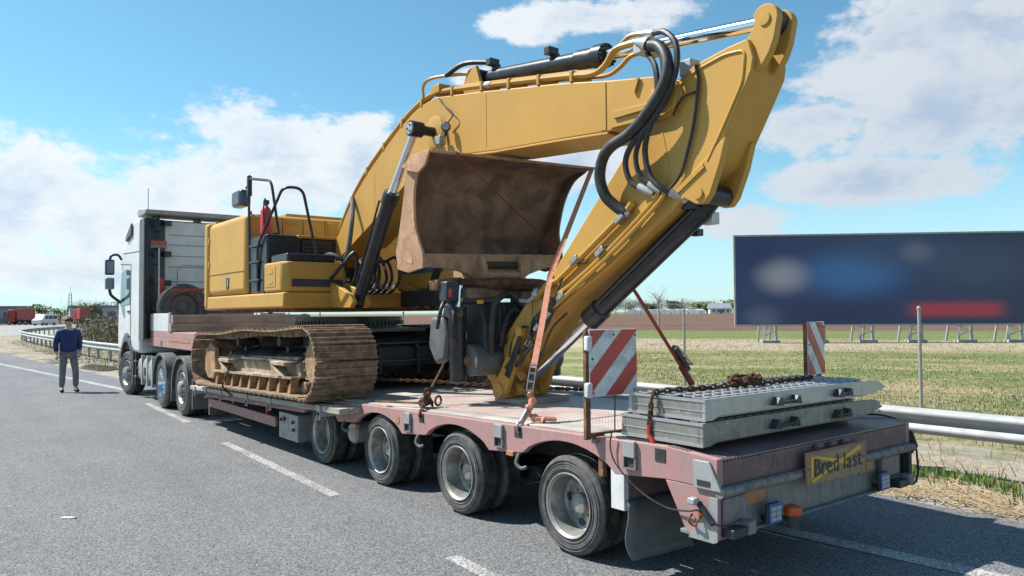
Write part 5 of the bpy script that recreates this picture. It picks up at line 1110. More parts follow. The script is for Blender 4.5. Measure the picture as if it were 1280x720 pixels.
# pipes along the boom top-left edge
def offs(pl, k): return pl
up_ = [(7.63, 3.14), (7.36, 3.42), (7.09, 3.66), (6.66, 3.94), (6.19, 4.18), (5.74, 4.385), (5.45, 4.49), (5.2, 4.55), (4.85, 4.575), (3.92, 4.43), (2.56, 4.19), (2.15, 4.11)]
for x, dz, r, tail in ((1.03, .0, .032, [(1.95, 4.13), (1.82, 4.24), (1.6, 4.24), (1.5, 4.22)]), (1.13, .05, .022, [(1.98, 4.22), (1.75, 4.36), (1.55, 4.33), (1.45, 4.29)]), (1.22, .02, .022, [(1.95, 4.15), (1.8, 4.22), (1.6, 4.2), (1.48, 4.18)])):
    G().tube(spl([(x, y, z+dz) for y, z in up_]+[(x-.02, y, z) for y, z in tail], 4), r, 8).build('boom_pipe', 'pipe_yellow', bm_)
for y, z in [(7.2, 3.54), (6.7, 3.9), (6.2, 4.16), (5.7, 4.38), (5.2, 4.54), (4.5, 4.52), (3.9, 4.43), (3.4, 4.34), (2.9, 4.25), (2.4, 4.16)]: G().bx(.99, 1.26, y-.02, y+.02, z-.07, z+.04).build('pipe_clamp', 'pipe_yellow', bm_, .006)
for y, z, dy in [(3.75, 4.40, .1)]: G().tube([(1.03, y+dy, z+.02), (1.03, y, z+.003)], .037, 10).build('pipe_joint', 'alu', bm_)
fit = G().bx(.98, 1.3, 4.75, 4.95, 4.55, 4.66).build('valve_block', 'pipe_yellow', bm_, .01)
G().tube(spl([(1.0, 5.15, 4.55), (1.0, 5.15, 4.72), (1.02, 5.0, 4.78), (1.1, 4.6, 4.74), (1.2, 4.4, 4.72)], 5), .02, 8).build('boom_pipe', 'pipe_yellow', bm_)
# hoses from platform to boom foot
for i, (pts, r) in enumerate([([(.92, 7.5, 2.62), (.85, 7.25, 2.55), (.82, 6.95, 2.72), (.86, 6.9, 3.1), (.94, 7.02, 3.4), (.98, 7.12, 3.55)], .035), ([(.6, 7.5, 2.6), (.66, 7.2, 2.72), (.78, 7.0, 2.62), (.92, 7.2, 2.5)], .03), ([(.55, 6.9, 2.35), (.6, 6.6, 2.55), (.72, 6.5, 2.7), (.8, 6.6, 2.45), (.8, 6.8, 2.2)], .025), ([(.9, 6.9, 2.3), (.95, 6.6, 2.6), (1.0, 6.5, 2.7), (1.05, 6.7, 2.4)], .025), ([(1.1, 6.9, 2.3), (1.0, 6.45, 2.45), (.9, 6.35, 2.6), (.85, 6.5, 2.35), (.9, 6.8, 2.1)], .025)]):
    G().tube(spl(pts, 6), r, 9).build('hydraulic_hose', 'grey_plastic' if i == 0 else 'hose', ex)
for k in range(6):
    x = .84+.10*k; top = V(x+.03, 6.62-.05*(k % 3), 2.58+.07*(k % 2)); G().tube(spl([(x, 6.93, 2.18+.03*(k % 3)), (x-.02, 6.62, 2.16), (x+.02, 6.45-.04*(k % 2), 2.34), top, (x+.06, 6.9, 2.62)], 6), .022, 8).build('hydraulic_hose', 'hose', ex)
    G().tube([V(x-.012, 6.53-.02*(k % 2), 2.22), V(x+.006, 6.49-.03*(k % 2), 2.29)], .03, 9).build('hose_fitting', 'alu', ex)
vb = G().bx(.62, .9, 7.15, 7.5, 2.17, 2.62).build('valve_bank', 'yellow', ex, .02)
for k in range(3): G().tube([(.70+.07*k, 7.1, 2.35), (.70+.07*k, 6.96, 2.35)], .03, 10).build('fitting', 'alu', vb)
# boom cylinders
for x in (.72, 1.83):
    a, b, c = V(x, 4.87, 4.08), V(x, 5.45, 3.39), V(x, 6.40, 2.03); d = (c-a).normalized()
    cy = G().tube([b, b+d*.02, b+d*.16, b+d*.17, c], [.095, .105, .105, .085, .085], 22).build('boom_cylinder', 'black_paint', ex)
    G().tube([a, b+d*.05], .052, 20).build('piston_rod', 'chrome', cy); s = -1 if x < 1.2 else 1
    G().cyl((x-.08, 4.87, 4.08), (x+.08, 4.87, 4.08), .095, 24).build('rod_eye', 'black_paint', cy); G().lathe([(0, .075), (.012, .07), (.014, 0)], (x+s*.08, 4.87, 4.08), (s, 0, 0), 20).build('pin_cap', 'alu', cy)
    for q in (.0, 2.1, 4.2): G().lathe([(.014, .016), (.02, .012), (.02, 0)], V(x+s*.08, 4.87+.04*math.cos(q), 4.08+.04*math.sin(q)), (s, 0, 0), 8).build('cap_bolt', 'dark', cy)
    G().cyl((x-.12, 6.40, 2.03), (x+.12, 6.40, 2.03), .09, 20).build('foot_eye', 'black_paint', cy); G().tube([(x-.1 if x < 1 else x+.1, 5.6, 3.3), (x-.08 if x < 1 else x+.08, 6.3, 2.25)], .014, 7).build('cylinder_pipe', 'black_paint', cy)
G().cyl((.68, 4.87, 4.08), (1.85, 4.87, 4.08), .06, 18).build('boom_pin', 'black_paint', ex)
# stick cylinder on top of the boom
xa = 1.275; p0, p1, p2, p3 = V(xa, 4.30, 4.645), V(xa, 4.05, 4.612), V(xa, 2.19, 4.35), V(1.22, .345, 4.09)
d = (p2-p1).normalized()
sc = G().tube([p1, p2-d*.40, p2-d*.39, p2-d*.14, p2-d*.13, p2], [.085, .085, .10, .10, .118, .118], 24).build('stick_cylinder', 'black_paint', ex)
G().tube([p2-d*.05, p3-d*.12], .058, 22).build('piston_rod', 'chrome', sc); G().cyl((1.158, p3.y, p3.z), (1.282, p3.y, p3.z), .10, 22).build('rod_eye', 'black_paint', sc); G().cyl((xa-.1, 4.25, 4.64), (xa+.1, 4.25, 4.64), .1, 20).obox(p1, p0, .12, .12).build('foot_eye', 'black_paint', sc)
for y, z in ((3.98, 4.73), (2.95, 4.57)): G().bx(xa-.12, xa+.02, y-.04, y+.04, z-.02, z+.06).bx(xa-.03, xa+.03, y-.05, y+.05, z-.14, z-.0).build('cylinder_fitting', 'dark', sc, .006)
g = G()
for k in range(14): a = 2*math.pi*k/14; g.lathe([(0, .014), (.03, .014), (.03, 0)], p2+V(.1*math.cos(a), 0, .1*math.sin(a)), d, 6)
g.build('gland_bolts', 'black_paint', sc)
for x in (1.13, 1.37): G().prism([(4.55, 4.42), (4.35, 4.74), (4.2, 4.76), (4.05, 4.4)], 'x', x, x+.05).build('cylinder_lug', 'yellow', bm_, .006)
G().tube(spl([(1.05, 4.7, 4.75), (1.1, 4.4, 4.82), (1.2, 4.1, 4.78), (1.22, 4.0, 4.74)], 5), .03, 8).build('hydraulic_hose', 'hose', ex)
# ---- stick
ST = [(.45, 3.955), (.40, 3.80), (.415, 3.70), (.51, 3.53), (.68, 3.24), (.78, 3.06), (.95, 2.93), (1.21, 2.71), (1.63, 2.46), (2.11, 2.19), (2.56, 1.96), (2.81, 1.79), (3.05, 1.55), (3.30, 1.36), (3.55, 1.22), (3.70, 1.20), (3.82, 1.28), (3.84, 1.40), (3.76, 1.50),
      (3.61, 1.56), (3.55, 1.61), (3.17, 1.97), (2.77, 2.24), (2.10, 2.92), (1.93, 3.08), (1.60, 3.42), (1.47, 3.62), (1.44, 3.74), (1.36, 3.84), (1.24, 3.86), (1.12, 3.80), (.95, 3.885), (.63, 3.94)]
stk = G().prism(ST, 'x', 1.045, 1.49).build('stick', 'yellow', ex, .012)
for x, x2 in ((1.085, 1.04), (1.285, 1.385)):
    G().prism([(.66, 3.93), (.48, 3.965), (.415, 4.05)]+[(.325+.115*math.cos(R(a)), 4.075+.115*math.sin(R(a))) for a in range(30, 200, 17)]+[(.245, 3.91), (.29, 3.81), (.36, 3.72), (.415, 3.70), (.46, 3.75)], 'x', x, x+.07).build('stick_ear', 'yellow', stk, .008)
    G().prism([(.66, 3.24), (.72, 3.03), (.82, 2.80), (.88, 2.735), (.96, 2.735), (1.08, 2.80), (1.25, 2.72), (1.0, 3.0)], 'x', x2, x2+.07).build('cylinder_bracket', 'yellow', stk, .008)
for x, x2, s in ((1.085, 1.04, -1), (1.355, 1.455, 1)):
    G().lathe([(0, .05), (.012, .05), (.014, 0)], (x, .325, 4.075), (s, 0, 0), 24).build('pin_cap', 'yellow', stk); G().lathe([(0, .045), (.016, .045), (.018, 0)], (x2, .93, 2.82), (s, 0, 0), 24).build('pin_cap', 'yellow', stk)
G().prism([(.47, 3.955), (.405, 3.80), (.42, 3.70), (.60, 3.38), (.7, 3.6), (.7, 3.92)], 'x', 1.10, 1.36).build('ear_web', 'yellow', stk)
# raised doubler plates and edge ribs on the near face
G().tube(rnd([(1.045, 1.13, 3.74), (1.045, .95, 3.83), (1.045, .66, 3.885), (1.045, .47, 3.87), (1.045, .50, 3.63), (1.045, .70, 3.29), (1.045, .84, 3.07)], .06), .013, 8).build('edge_rib', 'yellow', stk)
G().prism([(.86, 3.02), (1.16, 2.83), (1.19, 2.86), (.88, 3.06)], 'x', 1.025, 1.0435).build('edge_rib', 'yellow', stk, .003)
G().prism([(1.30, 3.40), (1.72, 3.05), (1.72, 2.62), (1.32, 2.78), (1.22, 3.05)], 'x', 1.040, 1.0445).build('doubler', 'yellow', stk, .002)
G().prism([(2.9, 2.02), (3.45, 1.58), (3.72, 1.38), (3.62, 1.24), (3.3, 1.40), (2.95, 1.72)], 'x', 1.030, 1.0435).build('tip_plate', 'yellow', stk, .006)
# bucket cylinder
a, b, c = V(xa, .93, 2.82), V(xa, 2.46, 1.79), V(xa, 3.56, 1.03); d = (b-a).normalized()
bcy = G().tube([a+d*.05, a+d*.16, b-d*.20, b-d*.19, b], [.075, .092, .092, .112, .112], 24).build('bucket_cylinder', 'black_paint', ex)
G().tube([b-d*.05, c], .056, 20).build('piston_rod', 'chrome', bcy); G().cyl((1.112, a.y, a.z), (1.383, a.y, a.z), .085, 20).build('foot_eye', 'black_paint', bcy); G().cyl((xa-.12, c.y, c.z), (xa+.12, c.y, c.z), .085, 20).build('rod_eye', 'yellow', bcy)
q = V(xa-.13, 1.12, 2.79); vbl = G().bx(q.x-.03, q.x+.1, q.y-.1, q.y+.06, q.z-.07, q.z+.07).build('valve_block', 'dark', bcy, .01)
G().lathe([(0, .0), (0, .05), (.03, .055), (.05, .04), (.07, .03)], q+V(-.03, .0, .03), (-1, 0, 0), 16).build('fitting', 'alu', vbl)
for o_ in (.05,): G().tube([a+d*.2+V(-.105, 0, .01), b-d*.25+V(-.105, 0, .01)], .014, 7).build('cylinder_pipe', 'black_paint', bcy)
G().bx(1.3, 1.4, 1.0, 1.12, 2.60, 2.70).build('fitting', 'alu', vbl); G().bx(1.36, 1.44, 1.2, 1.28, 2.52, 2.58).build('fitting', 'dark', vbl)
# linkage at the stick tip
for x in (.965, 1.515):
    G().prism([(3.12, 1.70), (3.22, 1.72), (3.66, 1.06), (3.62, .97), (3.50, .95), (3.44, 1.02)], 'x', x, x+.065).build('side_link', 'yellow', ex, .01)
    G().cyl((x-.02, 3.56, 1.03), (x+.085, 3.56, 1.03), .085, 20).build('link_boss', 'yellow', ex)
    G().prism([(3.50, .96), (3.62, .95), (4.02, 1.28), (4.02, 1.42), (3.92, 1.45), (3.86, 1.36)], 'x', x+(.07 if x < 1.2 else -.07), x+.06+(.07 if x < 1.2 else -.07)).build('power_link', 'yellow', ex, .01)
G().prism([(3.13, 1.60), (3.2, 1.62), (3.44, 1.20), (3.36, 1.17)], 'x', .945, .963).build('link_guard', 'black_paint', ex, .006)
G().tube([(.93, 3.17, 1.67), (.96, 3.17, 1.67)], .05, 16).build('pin_cap', 'yellow', ex)
# pipes and cables on the stick near face
for pts, r, mt_ in [([(1.0, 1.62, 2.82), (1.0, 1.72, 2.74), (1.0, 2.10, 2.50), (1.0, 2.52, 2.24), (1.0, 2.62, 2.18)], .033, 'pipe_yellow'), ([(1.0, 1.32, 2.93), (1.0, 1.36, 2.82), (1.0, 1.9, 2.44), (1.0, 2.45, 2.12), (1.0, 2.75, 2.0), (1.0, 3.0, 1.82)], .02, 'pipe_yellow'), ([(.985, 1.25, 2.90), (.985, 1.30, 2.79), (.985, 1.85, 2.41), (.985, 2.4, 2.08), (.985, 2.7, 1.9)], .02, 'pipe_yellow'), ([(1.0, 2.62, 2.18), (1.0, 2.78, 2.13), (1.0, 2.95, 2.02)], .03, 'pipe_yellow'), ([(.995, 2.2, 2.34), (.99, 2.45, 2.3), (.99, 2.6, 2.1), (.99, 2.72, 1.85), (.99, 2.95, 1.7), (.98, 3.15, 1.72), (.97, 3.3, 1.6), (.95, 3.36, 1.4)], .011, 'hose'), ([(.99, 2.7, 1.86), (.97, 2.75, 1.75), (.98, 2.9, 1.6), (.98, 3.1, 1.45), (1.0, 3.3, 1.3)], .016, 'hose'), ([(.99, 2.55, 2.0), (.97, 2.7, 1.9), (.97, 2.95, 1.75), (.98, 3.05, 1.6), (1.0, 3.2, 1.35), (1.0, 3.4, 1.3)], .014, 'hose')]:
    G().tube(spl(pts, 5), r, 8).build('stick_pipe' if 'y' in mt_[:5] and mt_ == 'pipe_yellow' else 'cable', mt_, stk)
for pts, r_ in [([(1.0, 2.62, 1.95), (.97, 2.78, 1.80), (.96, 2.86, 1.62), (1.0, 2.98, 1.50), (1.05, 3.1, 1.40)], .018), ([(1.0, 2.72, 1.88), (.95, 2.92, 1.82), (.95, 3.0, 1.66), (.97, 2.95, 1.52), (1.1, 3.0, 1.42)], .014), ([(1.0, 2.9, 1.76), (.96, 3.02, 1.60), (.97, 3.12, 1.50), (.99, 3.28, 1.42), (.95, 3.42, 1.28)], .016), ([(1.1, 2.6, 1.86), (1.0, 2.72, 1.70), (1.02, 2.9, 1.45), (1.1, 3.1, 1.30)], .012)]:
    G().tube(spl(pts, 6), r_, 7).build('tip_hose', 'hose', stk)
for y, z in ((2.74, 1.84), (2.92, 1.72), (3.06, 1.56)): G().tube([(.975, y-.03, z+.03), (.975, y+.03, z-.03)], .026, 9).build('hose_fitting', 'alu', stk)
for y, z in [(1.75, 2.70), (2.35, 2.36), (2.0, 2.42), (2.55, 2.02), (2.75, 1.97)]: G().obox((.99, y-.05, z+.03), (.99, y+.05, z-.035), .05, .085, (-1, 0, 0)).build('pipe_clamp', 'steel', stk, .006)
G().lathe([(0, .035), (.02, .05), (.05, .05), (.06, .03), (.06, 0)], (1.0, 2.93, 2.05), (-.8, .2, .4), 14).build('coupling', 'alu', stk); G().tube([(.98, 2.93, 2.05), (.98, 3.05, 1.98), (.99, 3.2, 1.99)], .022, 8).build('coupling_hose', 'alu', stk)
G().tube([(1.0, 3.02, 1.98), (1.0, 3.02, 1.78)], .004, 5).build('cable', 'hose', stk); G().lathe([(0, 0), (0, .03), (.03, .03), (.03, 0)], (1.03, 3.02, 1.76), (-1, 0, 0), 14).build('plug', 'dark', stk)
# the big hose loops between boom and stick
mf = G().tube([(.97, 1.52, 4.22), (.97, 1.42, 4.18), (.97, 1.41, 4.17), (.97, 1.37, 4.15)], [.03, .055, .075, .075], 14).tube([(.99, 1.45, 4.28), (.99, 1.34, 4.25)], .03, 10).bx(.96, 1.2, 1.42, 1.55, 4.12, 4.2).build('hose_coupling', 'alu', bm_)
H1 = [(.965, 1.38, 4.15), (.93, 1.22, 4.08), (.90, 1.12, 3.92), (.88, 1.14, 3.74), (.87, 1.30, 3.55), (.87, 1.52, 3.40), (.87, 1.74, 3.33), (.88, 1.86, 3.24), (.9, 1.92, 3.08), (.92, 1.88, 2.92), (.96, 1.80, 2.82), (1.0, 1.70, 2.74)]
pts = spl(H1, 14); rr = [.050+(.004 if i % 2 else 0) for i in range(len(pts))]
G().tube(pts, rr, 10).build('hose_bundle', 'hose', ex, ang=1.2)
for pts, r in [([(.985, 1.34, 4.25), (.95, 1.18, 4.2), (.93, 1.05, 4.05), (.92, 1.06, 3.8), (.9, 1.25, 3.5), (.9, 1.5, 3.33), (.92, 1.62, 3.18), (.94, 1.58, 3.0), (.97, 1.42, 2.90)], .026), ([(.99, 1.38, 4.14), (.93, 1.2, 4.0), (.91, 1.2, 3.65), (.9, 1.4, 3.38), (.92, 1.5, 3.2), (.94, 1.46, 3.02), (.98, 1.33, 2.92)], .024), ([(1.0, 1.42, 4.1), (.92, 1.26, 3.9), (.90, 1.24, 3.6), (.91, 1.36, 3.35), (.93, 1.40, 3.2), (.94, 1.36, 3.02), (.96, 1.25, 2.9), (1.05, 1.16, 2.83)], .026), ([(1.03, .93, 3.87), (1.02, .90, 3.72), (1.02, .95, 3.4), (1.02, 1.03, 3.15), (1.02, 1.12, 2.97), (1.02, 1.3, 2.84)], .013), ([(1.02, .93, 3.65), (1.0, 1.05, 3.62), (1.0, 1.15, 3.5)], .01)]:
    G().tube(spl(pts, 8), r, 8).build('hydraulic_hose', 'hose', ex)
for p_, q_ in (((.955, 1.50, 2.945), (.985, 1.36, 2.87)), ((.965, 1.39, 2.955), (.99, 1.28, 2.88)), ((1.0, 1.20, 2.865), (1.06, 1.14, 2.82)), ((.985, 1.74, 2.775), (1.0, 1.66, 2.72))):
    G().tube([p_, tuple((a+b)/2 for a, b in zip(p_, q_)), q_], [.034, .036, .028], 10).build('hose_fitting', 'alu', ex)
G().bx(1.15, 1.3, 1.08, 1.2, 3.86, 4.0).build('stick_lamp', 'galv', stk, .01)
# ---- tilt rotator coupler
TR = V(xa, 3.72, 1.37)
tl = G().prism([(3.55, 1.30), (3.55, 1.72), (3.65, 1.98), (4.35, 1.98), (4.45, 1.70), (4.25, 1.35), (3.9, 1.22)], 'x', .78, 1.77).build('tilt_rotator', 'under_dark', ex, .03)
for x0, x1 in ((.66, 1.035), (1.515, 1.89)):
    bs_ = G().lathe([(0, 0), (0, .12), (.01, .165), (.05, .17), (x1-x0-.05, .17), (x1-x0-.01, .165), (x1-x0, .12), (x1-x0, 0)], (x0, 3.70, 1.36), (1, 0, 0), 30).build('pivot_boss', 'grey_plastic', tl)
    for e, s in ((x0, -1), (x1, 1)): G().lathe([(0, .06), (.02, .06), (.025, .03), (.04, .03), (.04, 0)], (e, 3.70, 1.36), (s, 0, 0), 18).build('pin_nut', 'rust', bs_)
G().prism([(3.62, 1.2), (3.5, 1.32), (3.52, 1.6), (3.75, 1.72), (3.9, 1.5), (3.85, 1.25)], 'x', 1.036, 1.044).build('link_ear', 'rust', tl)
tc_ = G().tube([(.60, 3.80, 1.12), (.60, 3.80, 1.13), (.60, 3.80, 1.70), (.60, 3.80, 1.72), (.60, 3.80, 1.93)], [.07, .088, .088, .098, .098], 22).build('tilt_cylinder', 'black_paint', tl); G().tube([(.60, 3.80, 1.9), (.63, 3.80, 2.16)], .045, 18).build('piston_rod', 'chrome', tc_); G().cyl((.56, 3.72, 1.86), (.56, 3.68, 1.86), .03, 8).build('fitting', 'rust', tc_)
tc_ = G().tube([(1.95, 3.80, 1.12), (1.95, 3.80, 1.13), (1.95, 3.80, 1.93)], [.07, .088, .088], 22).build('tilt_cylinder', 'black_paint', tl); G().tube([(1.95, 3.80, 1.9), (1.90, 3.80, 2.16)], .045, 18).build('piston_rod', 'chrome', tc_)
G().prism([(3.9, 1.36), (3.86, 1.62), (3.95, 1.83), (4.2, 1.83), (4.25, 1.5), (4.1, 1.3)], 'x', .50, .60).build('gear_housing', 'grey_plastic', tl, .04)
G().lathe([(0, .62), (.05, .66), (.10, .66), (.12, .60), (.12, 0)], (xa, 4.1, 2.12), (0, 0, 1), 48).build('rotor_ring', 'chain_rust', tl)
G().bx(.62, 1.55, 3.62, 3.78, 2.02, 2.135).build('rotor_frame', 'bucket_in', tl, .03, seg=3); G().bx(1.30, 1.56, 3.58, 3.80, 1.82, 2.12).build('rotor_lug', 'bucket_in', tl, .03); G().cyl((1.43, 3.57, 1.97), (1.43, 3.56, 1.97), .035, 12).build('rotor_bolt', 'dark', tl)
sw_ = G().bx(.40, .56, 3.70, 3.86, 1.98, 2.2).build('swivel_box', 'dark', tl, .02); G().bx(.42, .46, 3.694, 3.699, 2.03, 2.12).build('decal', 'stripe_red', sw_)
G().bx(.72, .80, 3.60, 3.61, 1.96, 2.0).build('yellow_tag', 'sign_bright', tl)
for pts, r in [([(.86, 3.55, 1.42), (.84, 3.5, 1.75), (.88, 3.48, 1.98), (1.05, 3.46, 2.06), (1.25, 3.46, 1.9), (1.42, 3.42, 1.80), (1.55, 3.4, 1.86)], .035), ([(.95, 3.5, 1.5), (1.0, 3.48, 1.75), (1.1, 3.46, 1.9), (1.3, 3.44, 1.75), (1.45, 3.42, 1.7)], .028), ([(.52, 3.75, 2.0), (.46, 3.66, 1.85), (.44, 3.66, 1.65), (.5, 3.68, 1.55)], .022), ([(.44, 3.8, 2.0), (.36, 3.75, 1.9), (.34, 3.8, 1.7)], .02)]:
    pts = spl(pts, 9); G().tube(pts, [r+(.003 if i % 2 else 0) for i in range(len(pts))], 8).build('hydraulic_hose', 'hose', tl)
for k in range(4): G().bx(.95+.06*k, 1.0+.06*k, 3.52, 3.58, 1.55+.04*k, 1.95).build('manifold', 'dark', tl, .01)
G().tube([(1.05, 3.52, 1.62), (1.35, 3.52, 1.62)], .03, 10).build('cross_pipe', 'chain_rust', tl)
G().obox((.36, 3.9, 2.16), (.75, 4.0, 2.2), .14, .12).build('rubber_buffer', 'rust', tl, .02)
# ---- bucket
SHR = lambda me: [setattr(v, 'co', V(v.co.x, v.co.y, v.co.z+.033*(v.co.x-.31))) for v in me.vertices]
bk = None
def bpart(gg, name, mat, bev=0., par=None, ang=.6):
    me = gg.mesh(name, mat, ang); SHR(me); return link(name, me, par if par is not None else ex, bev)
sh = [(3.66, 3.535), (3.95, 3.50), (4.10, 3.41), (4.18, 3.25), (4.28, 3.02), (4.38, 2.80), (4.47, 2.62), (4.44, 2.50), (4.30, 2.46), (4.0, 2.48)]
shp = [(p.x, p.y) for p in spl([(y, z, 0) for y, z in sh], 4)]
def bx_at(z): return (.31-.10*max(0, (z-2.5)), 2.25+.17*max(0, (z-2.5)))
g = G(); IN, OUT = [], []
for i, (y, z) in enumerate(shp):
    a = V(*shp[max(i-1, 0)], 0); b = V(*shp[min(i+1, len(shp)-1)], 0); dd = (b-a).normalized(); nn = V(-dd.y, dd.x, 0)
    x0, x1 = bx_at(z); o_ = -.025
    IN.append([g.b.verts.new((x0+(x1-x0)*k/6, y, z)) for k in range(7)]); OUT.append([g.b.verts.new((x0+(x1-x0)*k/6, y-nn.x*o_*-1, z-nn.y*o_*-1)) for k in range(7)])
for Q in (IN, OUT):
    for A_, B_ in zip(Q, Q[1:]):
        for k in range(6): g.b.faces.new((A_[k], A_[k+1], B_[k+1], B_[k]))
for i in (0, len(IN)-1):
    for k in range(6): g.b.faces.new((IN[i][k], IN[i][k+1], OUT[i][k+1], OUT[i][k]))
bk = bpart(g, 'bucket', 'bucket_in', ang=1.0); bk['label'] = 'rusty brown wide bucket'
edge = [(p.x, p.y) for p in spl([(y, z, 0) for y, z in [(3.72, 3.50), (3.92, 3.40), (4.04, 3.20), (4.085, 2.98), (4.09, 2.79), (4.03, 2.62), (3.985, 2.50), (3.985, 2.35)]], 4)]
back = [(4.30, 2.31), (4.53, 2.36), (4.56, 2.55), (4.47, 2.73), (4.38, 2.92), (4.30, 3.1), (4.23, 3.27), (4.15, 3.43), (3.98, 3.53), (3.72, 3.545)]
for s in (0, 1):
    g = G(); pl = edge+back; n = len(pl)
    f_ = lambda y, z, o_: ((bx_at(z)[0]-o_) if s == 0 else (bx_at(z)[1]+o_), y, z)
    vs = [f_(y, z, .0) for y, z in pl]+[f_(y, z, .03) for y, z in pl]; g.poly(vs, [tuple(range(n)), tuple(range(2*n-1, n-1, -1))]+[(i, n+i, n+(i+1) % n, (i+1) % n) for i in range(n)])
    bpart(g, 'side_plate', 'bucket_lit' if s == 0 else 'bucket_in', .006, bk)  # sunlit tone on the near plate only, darker rust on the far one
    xo = bx_at(2.45)[0]-.034 if s == 0 else bx_at(2.45)[1]+.034
    g = G(); g.poly([(xo, 4.20, 2.40), (xo, 4.36, 2.44), (xo, 4.30, 2.62), (xo, 4.16, 2.56)], [(0, 1, 2, 3)]); bpart(g, 'wear_patch', 'bucket_lit', 0, bk)
# cutting edge and lip end
x0, x1 = bx_at(3.53); bpart(G().prism([(3.60, 3.520), (3.60, 3.545), (3.86, 3.560), (3.86, 3.532)], 'x', x0-.05, x1+.05), 'cutting_edge', 'bucket_beam', .004, bk)
bpart(G().prism([(3.62, 3.548), (3.72, 3.40), (3.86, 3.34), (4.1, 3.40), (4.2, 3.46), (4.0, 3.55)], 'x', x0-.06, x0-.034), 'side_cutter', 'bucket_lit', .006, bk)
# bottom beam with curved underside and coupler ears
bpl = [(.31, 2.505), (.31, 2.36), (.56, 2.345), (.76, 2.31), (.92, 2.25), (1.0, 2.17), (1.10, 2.14), (1.55, 2.14), (1.62, 2.2), (1.75, 2.27), (1.95, 2.33), (2.25, 2.385), (2.25, 2.505)]
bpart(G().prism(bpl, 'y', 3.985, 4.03), 'bottom_beam', 'bucket_beam', .006, bk); bpart(G().bx(.31, 2.25, 4.0, 4.3, 2.455, 2.50), 'top_flange', 'bucket_beam', .006, bk)
for x in (1.02, 1.56): bpart(G().prism([(3.95, 2.49), (3.89, 2.36), (3.885, 2.2), (3.93, 2.09), (4.05, 2.07), (4.5, 2.12), (4.5, 2.4)], 'x', x-.01, x+.055), 'coupler_ear', 'bucket_beam', .008, bk)
bpart(G().bx(1.075, 1.555, 3.965, 3.984, 2.33, 2.42), 'coupler_slot', 'under_dark', 0, bk); bpart(G().tube([(1.07, 3.95, 2.26), (1.56, 3.95, 2.26)], .045, 14), 'coupler_pin', 'bucket_beam', 0, bk); bpart(G().tube([(1.07, 3.96, 2.37), (1.56, 3.96, 2.37)], .022, 10), 'coupler_pin', 'chain_rust', 0, bk)

# ================================================================== LOAD SECURING
def chain(label, pts, L_=.062, W_=.042, r=.0085, mat='chain_rust', closed=False):
    P = spl(pts, 10); out = []; acc = 0; nxt = 0
    for a, b in zip(P, P[1:]):
        d = (b-a).length
        while acc+d >= nxt: t_ = (nxt-acc)/d if d else 0; out.append((a+(b-a)*t_, (b-a).normalized())); nxt += L_*.74
        acc += d
    g = G(); u = V(0, 0, 1)
    for i, (c, d) in enumerate(out):
        s = d.cross(V(0, 0, 1)); s = s.normalized() if s.length > .05 else d.cross(V(1, 0, 0)).normalized(); n = s.cross(d)
        ax_ = (s+n*.35).normalized() if i % 2 else (n-s*.35).normalized(); h = (L_-W_)/2; rr = W_/2-r
        ring = [c+d*h+(d*math.cos(R(a))+ax_*math.sin(R(a)))*rr for a in (90, 45, 0, -45, -90)]+[c-d*h+(-d*math.cos(R(a))-ax_*math.sin(R(a)))*rr for a in (90, 45, 0, -45, -90)]
        g.tube(ring, r, 5, closed=True)
    return tag(g.build('chain', mat), label, 'chain', 'rusty lashing chains')
def hook(p, q, par, r=.014): return G().tube(spl([p, p+(q-p)*.4, q, q+V(0, -.03, -.03), q+V(0, -.06, .0), q+V(0, -.05, .03)], 4), r, 7).build('hook', 'chain_rust', par)
zt = 1.30
c = chain('rusty chain lying across the upper loading ramp and hanging down its left end', [(.06, .60, .99), (.055, .595, 1.15), (.07, .58, 1.29), (.16, .57, zt+.01), (.35, .55, zt+.012), (.75, .5, zt+.012), (1.05, .48, zt+.014), (1.45, .46, zt+.014), (1.9, .47, zt+.01)], .075, .05, .011)
G().tube(spl([(.052, .6, 1.10), (.045, .6, 1.03), (.045, .57, .98), (.04, .55, .93), (.04, .58, .915), (.04, .62, .94)], 4), .017, 8).build('hook', 'bright_red', c)
pile = [(1.02+.13*math.cos(t)*(1+.2*math.sin(3*t)), .50+.09*math.sin(t), zt+.02+.014*t/6.28+.01*math.sin(5*t)) for t in [k*.45 for k in range(46)]]
chain('coiled heap of rusty chain on top of the loading ramps', pile, .07, .048, .0105)
# lashing of the near track front to the deck edge
z0 = zd(3.6)
c = chain('rusty chain with tensioner tied from the deck edge to the excavator', [(-.01, 3.56, .86), (.05, 3.62, z0+.03), (.15, 3.75, z0+.06), (.24, 3.86, z0+.10), (.32, 3.95, z0+.13), (.40, 4.0, z0+.19)], .08, .055, .012)
G().tube([(.40, 4.0, z0+.19), (.62, 4.12, z0+.40), (.85, 4.25, z0+.62)], .016, 7).build('chain_end', 'chain_rust', c); G().obox((.22, 3.80, z0+.05), (.02, 4.55, z0+.02), .03, .02).build('lever_bar', 'rust', c)
for q in ((.20, 3.78, z0+.1), (.28, 3.9, z0+.14), (.34, 3.78, z0+.07)): G().tube([V(*q)+V(.05*math.cos(a), .02*math.cos(a), .05*math.sin(a)) for a in [k*.785 for k in range(8)]], .012, 6, closed=True).build('shackle', 'chain_rust', c)
chain('rusty chain stretched low across the deck behind the stick', [(.45, 5.6, 1.05), (1.0, 5.0, 1.03), (1.6, 4.4, .98), (2.1, 3.9, .95), (2.45, 3.6, .93)], .07, .048, .011)
chain('rusty chain lying on the right deck edge by the guardrail', [(2.3, 4.6, .9), (2.36, 3.8, .93), (2.4, 3.0, .95), (2.42, 2.3, .97), (2.43, 1.6, .985), (2.42, 1.1, 1.0)], .07, .048, .011)
